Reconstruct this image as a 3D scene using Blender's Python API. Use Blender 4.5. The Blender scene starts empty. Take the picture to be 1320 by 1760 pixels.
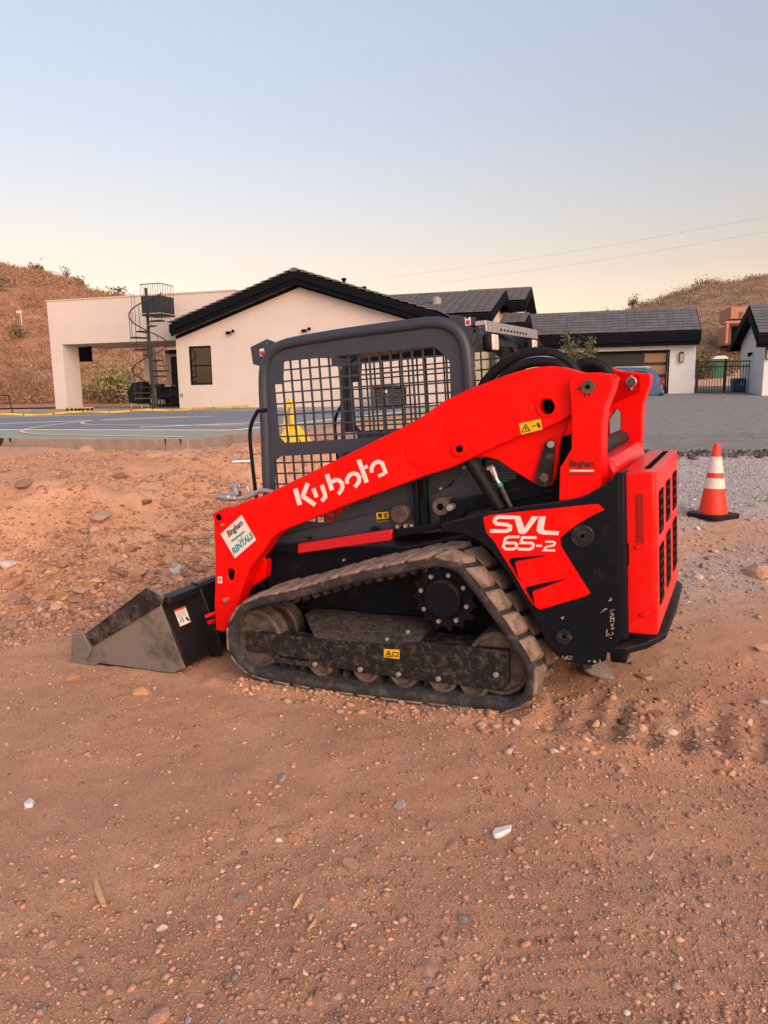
import bpy, bmesh, math, random
from mathutils import Vector as V, Matrix, noise as mnoise
from mathutils.geometry import tessellate_polygon
R = math.radians
rnd = random.Random(7)
scene = bpy.context.scene
col = scene.collection

# ------------------------------------------------------------------ camera
F_PX, CX, CY = 1270.0, 660.0, 880.0            # focal length and centre of the 1320 x 1760 photograph, in pixels
PITCH, ROLL, CAM_H = R(9.3), R(0.9), 1.549
_f = V((0, math.cos(PITCH), -math.sin(PITCH))); _r = V((1, 0, 0)); _d = _f.cross(_r)
RIGHT = _r * math.cos(ROLL) + _d * math.sin(ROLL)
DOWN = -_r * math.sin(ROLL) + _d * math.cos(ROLL)
FWD = _f
CAM = V((0, 0, CAM_H))
cam = bpy.data.objects.new('camera', bpy.data.cameras.new('camera')); col.objects.link(cam)
cam.data.sensor_fit = 'VERTICAL'; cam.data.sensor_height = 36.0
cam.data.lens = F_PX / 1760.0 * 36.0
cam.data.clip_start = 0.05; cam.data.clip_end = 3000
cam.matrix_world = Matrix.Translation(CAM) @ Matrix((RIGHT, -DOWN, -FWD)).transposed().to_4x4()
scene.camera = cam

# ------------------------------------------------------------------ sky and sun (after sunset glow behind the camera, a little to the right)
SUN_AZ = R(150)      # measured clockwise from +Y: behind the camera, to the right
SUN_EL = R(25)
world = bpy.data.worlds.new('World'); scene.world = world; world.use_nodes = True
wt = world.node_tree; bg = wt.nodes['Background']
sky = wt.nodes.new('ShaderNodeTexSky'); sky.sky_type = 'NISHITA'; sky.sun_disc = False
sky.sun_elevation = SUN_EL; sky.sun_rotation = SUN_AZ
sky.air_density = 1.0; sky.dust_density = 1.0; sky.ozone_density = 1.0
tint = wt.nodes.new('ShaderNodeMix'); tint.data_type = 'RGBA'; tint.blend_type = 'MULTIPLY'
tint.inputs[0].default_value = 1.0
# dusk haze: the whole dome is tinted by height above the horizon, creamy low down, lavender blue above
geo = wt.nodes.new('ShaderNodeTexCoord'); sep = wt.nodes.new('ShaderNodeSeparateXYZ'); rmp = wt.nodes.new('ShaderNodeValToRGB')
wt.links.new(geo.outputs['Generated'], sep.inputs[0]); wt.links.new(sep.outputs[2], rmp.inputs[0]); wt.links.new(rmp.outputs[0], tint.inputs[7])
_el = rmp.color_ramp.elements
for _i, (_p, _c) in enumerate(((.150, (.61, .355, .248)), (.184, (.61, .388, .275)), (.312, (.72, .503, .388)), (.440, (.90, .635, .505)))):
    _e = _el[_i] if _i < 2 else _el.new(_p)
    _e.position = _p; _e.color = (*_c, 1)
wt.links.new(sky.outputs[0], tint.inputs[6]); wt.links.new(tint.outputs[2], bg.inputs[0])
bg.inputs[1].default_value = 0.15
sl = bpy.data.lights.new('sun', 'SUN'); sun = bpy.data.objects.new('sun', sl); col.objects.link(sun)
sl.energy = 0.5; sl.angle = R(60); sl.color = (1.0, 0.86, 0.74)
_el = SUN_EL
sun_from = V((math.sin(SUN_AZ) * math.cos(_el), math.cos(SUN_AZ) * math.cos(_el), math.sin(_el)))
sun.rotation_euler = sun_from.to_track_quat('Z', 'Y').to_euler()
sun.location = (6, -10, 12)
vs = scene.view_settings
vs.view_transform = 'Standard'; vs.look = 'None'; vs.gamma = 1.0; vs.exposure = 1.54; vs.use_curve_mapping = False

# ------------------------------------------------------------------ helpers
def ray(px, py):
    return (RIGHT * ((px - CX) / F_PX) + DOWN * ((py - CY) / F_PX) + FWD)
def at_z(px, py, z):
    d = ray(px, py); t = (z - CAM.z) / d.z
    return CAM + d * t
def at_y(px, py, y):
    d = ray(px, py); return CAM + d * (y / d.y)

def ss(a, b, x):
    t = min(1, max(0, (x - a) / (b - a))); return t * t * (3 - 2 * t)

def fill2d(loops):
    bm = bmesh.new(); ed = []
    for lp in loops:
        vv = [bm.verts.new((u, v, 0)) for u, v in lp]
        ed += [bm.edges.new((vv[i], vv[(i + 1) % len(vv)])) for i in range(len(vv))]
    bm.verts.index_update()
    bmesh.ops.triangle_fill(bm, use_beauty=True, use_dissolve=False, edges=ed, normal=(0, 0, 1))
    bm.verts.index_update(); out = [tuple(v.index for v in f.verts) for f in bm.faces]; bm.free(); return out
class MB:
    """collects shapes into one mesh"""
    def __init__(s): s.v = []; s.f = []; s.m = []; s.mi = 0
    def add(s, vs_, fs):
        b = len(s.v); s.v += [tuple(p) for p in vs_]
        for f in fs: s.f.append([b + i for i in f]); s.m.append(s.mi)
    def box(s, x0, x1, y0, y1, z0, z1, mtx=None):
        p = [V(q) for q in ((x0,y0,z0),(x1,y0,z0),(x1,y1,z0),(x0,y1,z0),(x0,y0,z1),(x1,y0,z1),(x1,y1,z1),(x0,y1,z1))]
        if mtx is not None: p = [mtx @ q for q in p]
        s.add(p, [(0,3,2,1),(4,5,6,7),(0,1,5,4),(1,2,6,5),(2,3,7,6),(3,0,4,7)])
    def hexa(s, a, b):
        """two matching quads joined into a solid"""
        s.add(list(a) + list(b), [(0,3,2,1),(4,5,6,7),(0,1,5,4),(1,2,6,5),(2,3,7,6),(3,0,4,7)])
    def cyl(s, p0, p1, r0, n=16, r1=None, cap=True):
        p0 = V(p0); p1 = V(p1); r1 = r0 if r1 is None else r1
        ax = (p1 - p0).normalized(); a = ax.orthogonal().normalized(); b = ax.cross(a)
        vv = []
        for p, r in ((p0, r0), (p1, r1)):
            for i in range(n):
                t = 2 * math.pi * i / n; vv.append(p + a * (r * math.cos(t)) + b * (r * math.sin(t)))
        ff = [(i, (i + 1) % n, n + (i + 1) % n, n + i) for i in range(n)]
        if cap: ff += [tuple(range(n - 1, -1, -1)), tuple(range(n, 2 * n))]
        s.add(vv, ff)
    def tube(s, pts, r, n=10, closed=False, cap=True):
        pts = [V(p) for p in pts]; k = len(pts)
        rr = r if isinstance(r, (list, tuple)) else [r] * k
        vv = []; pa = None
        for i, p in enumerate(pts):
            if closed: t = pts[(i + 1) % k] - pts[i - 1]
            else: t = pts[min(i + 1, k - 1)] - pts[max(i - 1, 0)]
            t.normalize()
            if pa is None: a = t.orthogonal().normalized()
            else:
                a = pa - t * pa.dot(t)
                a = a.normalized() if a.length > 1e-6 else t.orthogonal().normalized()
            pa = a; b = t.cross(a)
            for j in range(n):
                q = 2 * math.pi * j / n; vv.append(p + a * (rr[i] * math.cos(q)) + b * (rr[i] * math.sin(q)))
        ff = []
        for i in range(k if closed else k - 1):
            i2 = (i + 1) % k
            for j in range(n): ff.append((i*n + j, i*n + (j+1) % n, i2*n + (j+1) % n, i2*n + j))
        if cap and not closed: ff += [tuple(range(n - 1, -1, -1)), tuple((k-1)*n + j for j in range(n))]
        s.add(vv, ff)
    def plate(s, outline, t0, t1, fn, holes=()):
        """outline [(u,v)] extruded from t0 to t1; fn(u,v,t) -> point"""
        loops = [list(outline)] + [list(h) for h in holes]
        vv = [fn(u, v, t) for t in (t0, t1) for lp in loops for (u, v) in lp]
        n = sum(len(l) for l in loops); ff = []
        if holes or True:
            tri = fill2d(loops) if holes else [tuple(range(n))]
            ff += [tuple(t) for t in tri] + [tuple(n + i for i in reversed(t)) for t in tri]
        b = 0
        for lp in loops:
            k = len(lp)
            for i in range(k): j = (i + 1) % k; ff.append((b + i, b + j, n + b + j, n + b + i))
            b += k
        s.add(vv, ff)
    def build(s, name, mat, parent=None, bevel=0, smooth=35, seg=2, recalc=True):
        me = bpy.data.meshes.new(name)
        me.from_pydata(s.v, [], s.f)
        if recalc:
            bm = bmesh.new(); bm.from_mesh(me)
            bmesh.ops.recalc_face_normals(bm, faces=bm.faces); bm.to_mesh(me); bm.free()
        mats = mat if isinstance(mat, (list, tuple)) else [mat]
        for m in mats: me.materials.append(m)
        if len(mats) > 1: me.polygons.foreach_set('material_index', s.m)
        if smooth:
            me.shade_smooth(); me.set_sharp_from_angle(angle=R(smooth))
        return link(name, me, parent, bevel, seg)
def link(name, me, parent=None, bevel=0, seg=2):
    o = bpy.data.objects.new(name, me); col.objects.link(o)
    if parent is not None: o.parent = parent
    if bevel:
        m = o.modifiers.new('bevel', 'BEVEL'); m.width = bevel; m.segments = seg; m.limit_method = 'ANGLE'; m.angle_limit = R(40)
        m.harden_normals = False
    return o
def empty(name, mtx=None, parent=None):
    o = bpy.data.objects.new(name, None); col.objects.link(o); o.empty_display_size = .3
    if mtx is not None: o.matrix_world = mtx
    if parent: o.parent = parent
    return o
def tag(o, label=None, cat=None, group=None, kind=None):
    if label: o['label'] = label
    if cat: o['category'] = cat
    if group: o['group'] = group
    if kind: o['kind'] = kind
    return o
def copy_tree(o, parent=None):
    c = o.copy(); col.objects.link(c); c.parent = parent
    for ch in [q for q in o.children]: copy_tree(ch, c)
    return c
def catmull(pts, per=6, closed=True):
    out = []; n = len(pts)
    for i in range(n if closed else n - 1):
        g = lambda k: V(pts[k % n]) if closed else V(pts[min(max(k, 0), n - 1)])
        p0, p1, p2, p3 = g(i-1), g(i), g(i+1), g(i+2)
        for j in range(per):
            t = j / per
            out.append(.5 * ((2*p1) + (p2-p0)*t + (2*p0-5*p1+4*p2-p3)*t*t + (3*p1-p0-3*p2+p3)*t**3))
    if not closed: out.append(V(pts[-1]))
    return out
def stroke(pts, w):
    """thick polyline as one outline, butt ends, mitred corners"""
    P = [V(p) for p in pts]; n = len(P); Ls = []; Rs = []
    for i in range(n):
        if i == 0: d = (P[1] - P[0]).normalized(); m = V((-d.y, d.x)); k = 1
        elif i == n - 1: d = (P[-1] - P[-2]).normalized(); m = V((-d.y, d.x)); k = 1
        else:
            d1 = (P[i] - P[i-1]).normalized(); d2 = (P[i+1] - P[i]).normalized()
            m = V((-(d1+d2).y, (d1+d2).x)).normalized(); k = 1 / max(.5, m.dot(V((-d1.y, d1.x))))
        Ls.append(P[i] + m * (w/2*k)); Rs.append(P[i] - m * (w/2*k))
    return [tuple(q) for q in Ls + Rs[::-1]]

# ------------------------------------------------------------------ materials
def mat(name, c, rough=.6, metal=0, spec=.5, var=0.0, vs=6.0, c2=None, bump=0, bs=80, dust=0, dustc=(.33,.235,.18), ds=9.0, dustlo=.5,
        rndv=0, upd=0, scratch=0, coat=0):
    m = bpy.data.materials.new(name); m.use_nodes = True; nt = m.node_tree; N = nt.nodes; L = nt.links
    b = N['Principled BSDF']; b.inputs['Roughness'].default_value = rough; b.inputs['Metallic'].default_value = metal
    b.inputs['Specular IOR Level'].default_value = spec
    if coat: b.inputs['Coat Weight'].default_value = coat; b.inputs['Coat Roughness'].default_value = .12
    tc = N.new('ShaderNodeTexCoord')
    def nz(scale, detail=5, rgh=.6):
        n = N.new('ShaderNodeTexNoise'); n.inputs['Scale'].default_value = scale; n.inputs['Detail'].default_value = detail
        n.inputs['Roughness'].default_value = rgh; L.new(tc.outputs['Object'], n.inputs['Vector']); return n.outputs['Fac']
    def mixc(f, a, bb):
        x = N.new('ShaderNodeMix'); x.data_type = 'RGBA'
        if isinstance(f, float): x.inputs[0].default_value = f
        else: L.new(f, x.inputs[0])
        for i, q in ((6, a), (7, bb)):
            if isinstance(q, tuple): x.inputs[i].default_value = (*q, 1)
            else: L.new(q, x.inputs[i])
        return x.outputs[2]
    def rampf(f, lo, hi):
        x = N.new('ShaderNodeMapRange'); x.inputs[1].default_value = lo; x.inputs[2].default_value = hi; L.new(f, x.inputs[0]); return x.outputs[0]
    def mul(f, k):
        x = N.new('ShaderNodeMath'); x.operation = 'MULTIPLY'; L.new(f, x.inputs[0])
        if isinstance(k, (int, float)): x.inputs[1].default_value = k
        else: L.new(k, x.inputs[1])
        return x.outputs[0]
    base = c
    if var or c2:
        cc2 = c2 if c2 else tuple(min(1, q * (1 + var)) for q in c)
        cc1 = c if c2 else tuple(q * (1 - var) for q in c)
        base = mixc(rampf(nz(vs), .3, .7), cc1, cc2)
    if rndv:
        oi = N.new('ShaderNodeObjectInfo'); hs = N.new('ShaderNodeHueSaturation')
        mr = N.new('ShaderNodeMapRange'); mr.inputs[3].default_value = 1 - rndv; mr.inputs[4].default_value = 1 + rndv
        L.new(oi.outputs['Random'], mr.inputs[0]); L.new(mr.outputs[0], hs.inputs['Value'])
        if isinstance(base, tuple): hs.inputs['Color'].default_value = (*base, 1)
        else: L.new(base, hs.inputs['Color'])
        base = hs.outputs[0]
    if scratch:
        mp = N.new('ShaderNodeMapping'); mp.inputs['Scale'].default_value = (3, 3, 60); mp.inputs['Rotation'].default_value = (.0, .35, 0)
        L.new(tc.outputs['Object'], mp.inputs[0])
        n = N.new('ShaderNodeTexNoise'); n.inputs['Scale'].default_value = 5; n.inputs['Detail'].default_value = 4; L.new(mp.outputs[0], n.inputs['Vector'])
        base = mixc(mul(rampf(n.outputs['Fac'], .62, .72), scratch), base, (.3, .25, .2))
    if dust:
        f = rampf(nz(ds, 8, .72), dustlo, dustlo + .22); f = mul(f, dust)
        if upd:
            g = N.new('ShaderNodeNewGeometry'); sx = N.new('ShaderNodeSeparateXYZ'); L.new(g.outputs['Normal'], sx.inputs[0])
            f2 = mul(rampf(sx.outputs[2], .1, .9), upd); ad = N.new('ShaderNodeMath'); ad.operation = 'ADD'; ad.use_clamp = True
            f2 = mul(f2, rampf(nz(22, 6, .7), .3, .6))
            L.new(f, ad.inputs[0]); L.new(f2, ad.inputs[1]); f = ad.outputs[0]
        base = mixc(f, base, dustc)
        rr = N.new('ShaderNodeMapRange'); rr.inputs[3].default_value = rough; rr.inputs[4].default_value = .95; L.new(f, rr.inputs[0]); L.new(rr.outputs[0], b.inputs['Roughness'])
    if isinstance(base, tuple): b.inputs['Base Color'].default_value = (*base, 1)
    else: L.new(base, b.inputs['Base Color'])
    if bump:
        bp = N.new('ShaderNodeBump'); bp.inputs['Strength'].default_value = bump; bp.inputs['Distance'].default_value = .02
        L.new(nz(bs, 6, .65), bp.inputs['Height']); L.new(bp.outputs[0], b.inputs['Normal'])
    return m
MT = {}
MT['red'] = mat('red_paint', (.86, .003, .002), .40, spec=.14, coat=.12, dust=.22, dustlo=.52, ds=4, dustc=(.60, .06, .04))
MT['red2'] = mat('red_plastic', (.82, .004, .003), .36, spec=.20, coat=.2, dust=.22, dustlo=.52, ds=5, dustc=(.58, .07, .05))
MT['red_rail'] = mat('red_reflector', (.62, .012, .02), .4, spec=.4)
MT['black'] = mat('black_paint', (.005, .008, .014), .5, spec=.14, dust=.10, dustlo=.58, ds=14, upd=.15)
MT['cab'] = mat('charcoal_cab_paint', (.040, .054, .080), .42, spec=.4, dust=.08, dustlo=.6, ds=10)
MT['frame'] = mat('dusty_black_frame', (.018, .019, .022), .5, dust=.50, dustlo=.47, ds=60, upd=.28, scratch=.6, dustc=(.215, .178, .15), spec=.25)
MT['frame_side'] = mat('scratched_black_frame', (.014, .015, .018), .5, dust=.42, dustlo=.50, ds=24, scratch=.28, dustc=(.28, .23, .19), spec=.25)
MT['bucket'] = mat('worn_bucket_steel', (.018, .018, .020), .45, dust=.85, dustlo=.27, ds=2.4, dustc=(.235, .21, .19), scratch=.8, spec=.25)
MT['bucket_dark'] = mat('scuffed_bucket_edge', (.018, .018, .020), .45, dust=.7, dustlo=.46, ds=6, dustc=(.22, .195, .175), scratch=.9, spec=.25)
MT['bucket_black'] = mat('bucket_black_paint', (.012, .012, .014), .4, spec=.4, dust=.25, dustlo=.6, ds=12)
MT['rubber'] = mat('track_rubber', (.034, .036, .040), .8, spec=.2, dust=.6, dustlo=.5, ds=16, dustc=(.20, .16, .13))
MT['lug'] = mat('dusty_track_lug', (.075, .065, .058), .9, spec=.1, dust=.95, dustlo=.36, ds=14, dustc=(.30, .225, .175), upd=.6, bump=.2)
MT['steel'] = mat('galvanised_steel', (.55, .56, .57), .38, metal=.85, var=.15, vs=40)
MT['bolt'] = mat('zinc_bolt', (.45, .43, .40), .45, metal=.7)
MT['wheel'] = mat('dusty_wheel_steel', (.06, .052, .047), .6, metal=.2, dust=.55, dustlo=.42, ds=12, dustc=(.24, .185, .145))
MT['white'] = mat('white_decal', (.80, .76, .74), .5)
MT['teal'] = mat('teal_decal', (.03, .36, .36), .5)
MT['ink'] = mat('black_ink', (.012, .012, .012), .5)
MT['greyink'] = mat('grey_ink', (.25, .25, .25), .5)
MT['yellow'] = mat('yellow_decal', (.80, .50, .01), .5)
MT['redink'] = mat('red_ink', (.55, .02, .02), .5)
MT['rubber_hose'] = mat('rubber_hose', (.010, .011, .013), .55, spec=.2)
MT['taillight'] = mat('tail_light_red', (.30, .008, .006), .25, spec=.6)
MT['lamp'] = mat('lamp_lens', (.75, .70, .66), .12, spec=.8)
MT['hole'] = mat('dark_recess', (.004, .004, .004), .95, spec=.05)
def glass_mat(name, tintc, gloss=.12, base=None):
    m = bpy.data.materials.new(name); m.use_nodes = True; nt = m.node_tree; N = nt.nodes; L = nt.links
    N.remove(N['Principled BSDF']); out = N['Material Output']
    tr = N.new('ShaderNodeBsdfTransparent'); tr.inputs[0].default_value = (*tintc, 1)
    gl = N.new('ShaderNodeBsdfGlossy'); gl.inputs['Roughness'].default_value = .02
    mx = N.new('ShaderNodeMixShader'); mx.inputs[0].default_value = gloss; L.new(tr.outputs[0], mx.inputs[1]); L.new(gl.outputs[0], mx.inputs[2])
    L.new(mx.outputs[0], out.inputs[0]); return m
MT['cabglass'] = glass_mat('tinted_cab_glass', (.82, .88, .78), .08)

# ================================================================== terrain
MO = V((.928, 4.085, .0)); _n_m = None
def mach_plane(x, y):
    # the patch of dirt the machine stands on is tipped a little: nose down, near side down
    fx, fy = -math.cos(.458), math.sin(.458); nx, ny = -math.sin(.458), -math.cos(.458)
    dx, dy = x - MO.x, y - MO.y
    return -.049*(dx*fx + dy*fy) - .017*(dx*nx + dy*ny)
def mach_local(x, y):
    dx, dy = x - MO.x, y - MO.y
    return dx*-math.cos(.458) + dy*math.sin(.458), dx*-math.sin(.458) + dy*-math.cos(.458)
COURT_Z, PAD_Z = .98, 1.05
A_ROT = R(16)
UA = V((math.cos(A_ROT), -math.sin(A_ROT), 0)); WA = V((math.sin(A_ROT), math.cos(A_ROT), 0))
C0 = at_z(322, 754, COURT_Z)                                    # near right corner of the sports court
UC = V((-math.cos(R(18)), math.sin(R(18)), 0)); VC = V((math.sin(R(18)), math.cos(R(18)), 0))
def n1(x, y, s, o=0): return mnoise.noise(V((x*s + o, y*s - o, o*.37)))
def rprof(y): return .30*ss(4.6, 7.6, y) + max(0, y - 7.3)*.0356 if y > 7.3 else .30*ss(4.6, 7.6, y)
def drive_z(y): return .04 + .0356*y
def gz(x, y, fine=True):
    d = math.hypot(x, y - 3.2)
    zp = mach_plane(x, y)*(1 - ss(4.5, 8, d))
    s_ = (y - 8.15 - x*.95)*.72                                  # distance beyond the toe of the spoil bank
    s_ += .25*n1(x, y, .6, 3)
    L = .90*ss(-.15, 2.1, s_) + .12*ss(8, 20, y)
    q = V((x, y, 0)) - C0; cu, cv = q.dot(UC), q.dot(VC)
    lump = ss(-.2, .6, s_)*(1 - ss(1.9, 3.0, s_))
    w = ss(-.6, 2.4, x - .12*max(0, y - 8))
    w = w if y < 18 else w*(1 - ss(18, 24, y)*(1 - ss(3, 7, x)))
    z = zp + L*(1-w) + rprof(y)*w
    if y > 40: z += 0
    if cu > -.6 and cv > -.6:                                    # keep the dirt below the court slab
        k = ss(-.6, -.05, min(cu, cv)); z = z*(1-k) + min(z, COURT_Z-.16)*k
    if fine and y < 16:
        rough = (1 - ss(9, 14, y))
        z += rough*(.022*n1(x, y, 1.3) + .010*n1(x, y, 4.1, 7) + .0075*n1(x, y, 11, 2)*(.5 + abs(n1(x, y, 1.9, 71))*1.6) + .0045*n1(x, y, 25, 5))
        z += lump*(1-w)*(.085*n1(x, y, 1.7, 11) + .05*n1(x, y, 4.3, 1) + .03*n1(x, y, 9, 4) + .014*n1(x, y, 21, 8))
        lx, ly = mach_local(x, y)
        if -1.6 < lx < .05 and .30 < ly < 1.1:                   # churned tread prints behind the near track
            m = ss(.40, .52, ly)*(1 - ss(.86, 1.0, ly))*ss(-1.55, -1.2, lx)*(1 - ss(-.1, .05, lx))
            z += m*(.020*math.sin((lx + .10*(ly-.67))*2*math.pi/.15 + 2.2*n1(x, y, 2.5)) * (.6 + .8*n1(x, y, 5, 40)) + .026*n1(x, y, 7, 9) + .014*n1(x, y, 17, 9) - .008)
            e = math.exp(-((ly-.95)/.08)**2)*ss(-1.5, -1.1, lx)*(1 - ss(-.15, 0, lx)); z += .03*e*(1 + .8*n1(x, y, 8, 3))
        if -.15 < lx < 1.75:                                     # soil pressed down under the near track and pushed up along its edge
            z += .014*ss(.45, .52, ly)*(1 - ss(.86, .95, ly)) + (.016 + .02*n1(x, y, 6, 61))*math.exp(-((ly-.885)/.045)**2)
        tx = x - (.42 + .10*(y-1.5)); 
        if abs(tx) < .2 and 1.2 < y < 2.4: z += -.006*(1-ss(.12, .2, abs(tx)))*(1 - ss(2.0, 2.4, y)) + .004*math.sin(y*2*math.pi/.06)*(1-ss(.1, .18, abs(tx)))*(1 - ss(2.0, 2.4, y))
    return z
def ground_hit(px, py):
    d = ray(px, py); t = .5
    while t < 60:
        p = CAM + d*t
        if p.z < gz(p.x, p.y): break
        t += .02 if t < 14 else .2
    for _ in range(12):
        pass
    return CAM + d*t
def spaced(lo, hi, d0, far0, far1, g=1.09):
    a = []; v = lo
    while v < hi: a.append(v); v += d0
    st = d0; v = hi
    while v < far1: a.append(v); st *= g; v += st
    a.append(far1); st = d0; v = lo; pre = []
    while v > far0: st *= g; v -= st; pre.append(max(v, far0))
    return sorted(set(pre + a))
gx = spaced(-3.6, 3.4, .032, -420, 420); gy = spaced(1.1, 9.4, .032, -60, 700)
nx_, ny_ = len(gx), len(gy)
gv = []; gm = []
def gravel_mask(x, y):
    # pale crushed gravel beside the driveway, thinning into the dirt
    e = .7*n1(x, y, .9, 21) + .35*n1(x, y, 3.1, 22)
    m = ss(1.6, 2.4, x + e*.8 - .10*(y-7))*ss(6.0, 7.4, y + e)*(1 - ss(12.4, 13.0, y))
    m2 = .6*math.exp(-((y-5.5-.25*(x-2.6))/.55)**2)*ss(1.6, 2.3, x + e)
    return min(1, max(m, m2))
for y in gy:
    for x in gx:
        gv.append((x, y, gz(x, y, y > 0 and abs(x) < 30))); gm.append(gravel_mask(x, y) if (0 < y < 16 and 0 < x < 30) else 0)
me = bpy.data.meshes.new('ground')
me.from_pydata(gv, [], [(j*nx_+i, j*nx_+i+1, (j+1)*nx_+i+1, (j+1)*nx_+i) for j in range(ny_-1) for i in range(nx_-1)])
at = me.attributes.new('gravel', 'FLOAT', 'POINT'); at.data.foreach_set('value', gm)
me.shade_smooth()
def ground_mat():
    m = bpy.data.materials.new('red_desert_dirt'); m.use_nodes = True; nt = m.node_tree; N = nt.nodes; L = nt.links; b = N['Principled BSDF']
    b.inputs['Roughness'].default_value = .97; b.inputs['Specular IOR Level'].default_value = .12
    tc = N.new('ShaderNodeTexCoord')
    def nz(s, d=6, r=.6):
        n = N.new('ShaderNodeTexNoise'); n.inputs['Scale'].default_value = s; n.inputs['Detail'].default_value = d; n.inputs['Roughness'].default_value = r; L.new(tc.outputs['Object'], n.inputs['Vector']); return n.outputs['Fac']
    def ramp(f, stops):
        r = N.new('ShaderNodeValToRGB'); L.new(f, r.inputs[0]); e = r.color_ramp.elements
        while len(e) < len(stops): e.new(.5)
        for q, (p, c) in zip(e, stops): q.position = p; q.color = (*c, 1)
        return r.outputs[0]
    def mix(f, a, c, mode='MIX'):
        x = N.new('ShaderNodeMix'); x.data_type = 'RGBA'; x.blend_type = mode
        for i, q in ((0, f), (6, a), (7, c)):
            if isinstance(q, float): x.inputs[i].default_value = q
            elif isinstance(q, tuple): x.inputs[i].default_value = (*q, 1)
            else: L.new(q, x.inputs[i])
        return x.outputs[2]
    base = ramp(nz(1.6, 7, .7), [(.30, (0.501, 0.271, 0.159)), (.52, (0.590, 0.339, 0.205)), (.72, (0.693, 0.418, 0.253))])
    fine = ramp(nz(120, 8, .8), [(.30, (.78, .76, .75)), (.50, (1.22, 1.22, 1.24)), (.72, (1.56, 1.59, 1.63))])
    base = mix(.95, base, fine, 'MULTIPLY')
    v = N.new('ShaderNodeTexVoronoi'); v.inputs['Scale'].default_value = 170; L.new(tc.outputs['Object'], v.inputs['Vector'])
    grit = ramp(v.outputs['Color'], [(.0, (.70, .68, .67)), (.55, (1.0, 1.0, 1.0)), (.82, (1.15, 1.15, 1.15)), (.97, (1.5, 1.52, 1.55))])
    base = mix(.55, base, grit, 'MULTIPLY')
    at = N.new('ShaderNodeAttribute'); at.attribute_name = 'gravel'
    gv_ = ramp(nz(30, 8, .8), [(.32, (.38, .345, .32)), (.5, (.56, .52, .49)), (.68, (.70, .66, .63))])
    gv_ = mix(.7, gv_, grit, 'MULTIPLY')
    base = mix(at.outputs['Fac'], base, gv_)
    L.new(base, b.inputs['Base Color'])
    bp = N.new('ShaderNodeBump'); bp.inputs['Strength'].default_value = .9; bp.inputs['Distance'].default_value = .012; L.new(nz(140, 8, .8), bp.inputs['Height'])
    bp2 = N.new('ShaderNodeBump'); bp2.inputs['Strength'].default_value = .35; bp2.inputs['Distance'].default_value = .01; L.new(v.outputs['Distance'], bp2.inputs['Height']); L.new(bp.outputs[0], bp2.inputs['Normal'])
    L.new(bp2.outputs[0], b.inputs['Normal']); return m
me.materials.append(ground_mat()); g_ = link('ground', me); tag(g_, kind='structure')

# ------------------------------------------------------------------ hills
def hill(name, prof, y0, y1, y2, a0, a1, na, nr, amp, m):
    """a hillside whose height over bearing a = x / y follows prof at the crest distance y1"""
    def H(a):
        for (p, h), (q, k) in zip(prof[:-1], prof[1:]):
            if p <= a <= q: t = (a-p)/(q-p); t = t*t*(3-2*t); return h + (k-h)*t
        return prof[0][1] if a < prof[0][0] else prof[-1][1]
    vv = []; ff = []
    for j in range(nr+1):
        f = j/nr; y = y0 + (y2-y0)*f
        for i in range(na+1):
            a = a0 + (a1-a0)*i/na; x = a*y
            k = ss(y0, y1, y)**.9*(1 - .75*ss(y1, y2, y))
            z = .9 + H(a)*k + amp*k*(n1(x, y, .05, 4)*2.2 + n1(x, y, .15, 6)*.8 + n1(x, y, .5, 2)*.28 + n1(x, y, 1.4, 12)*.12)
            vv.append((x, y, z))
    w = na+1; ff = [(j*w+i, j*w+i+1, (j+1)*w+i+1, (j+1)*w+i) for j in range(nr) for i in range(na)]
    me = bpy.data.meshes.new(name); me.from_pydata(vv, [], ff); me.materials.append(m); me.shade_smooth(); o = link(name, me); tag(o, kind='structure')
    def hz(x, y):
        fa = (x/y-a0)/(a1-a0)*na; fr = (y-y0)/(y2-y0)*nr; i = min(max(int(fa), 0), na-1); j = min(max(int(fr), 0), nr-1); s, t = fa-i, fr-j
        z = lambda jj, ii: vv[jj*w+ii][2]
        return (z(j, i)*(1-s)+z(j, i+1)*s)*(1-t) + (z(j+1, i)*(1-s)+z(j+1, i+1)*s)*t
    return hz
MT['hill'] = mat('dry_hillside', (.38, .20, .125), .97, spec=.1, c2=(.50, .295, .20), vs=.35, dust=.75, dustlo=.45, ds=1.2, dustc=(.28, .18, .125), bump=.8, bs=1.5)
hzL = hill('hill', [(-1.6, 26), (-.8, 19.5), (-.52, 14.9), (-.46, 14.1), (-.41, 13.3), (-.378, 12.0), (-.34, 11.0), (-.28, 9.8), (-.1, 6), (.1, 4), (.3, 3)], 44, 82, 150, -1.6, .3, 170, 50, .45, MT['hill'])
hzR = hill('hill', [(-.1, 4), (.15, 7), (.27, 11.5), (.30, 13.4), (.346, 16.2), (.39, 17.9), (.43, 19.4), (.52, 21.0), (.8, 25), (1.6, 28)], 85, 150, 260, -.1, 1.6, 150, 50, .6, mat('far_dry_hillside', (.27, .17, .115), .97, spec=.1, c2=(.40, .27, .18), vs=.2, dust=.7, dustlo=.45, ds=.7, dustc=(.20, .145, .09), bump=.8, bs=.8))

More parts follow.
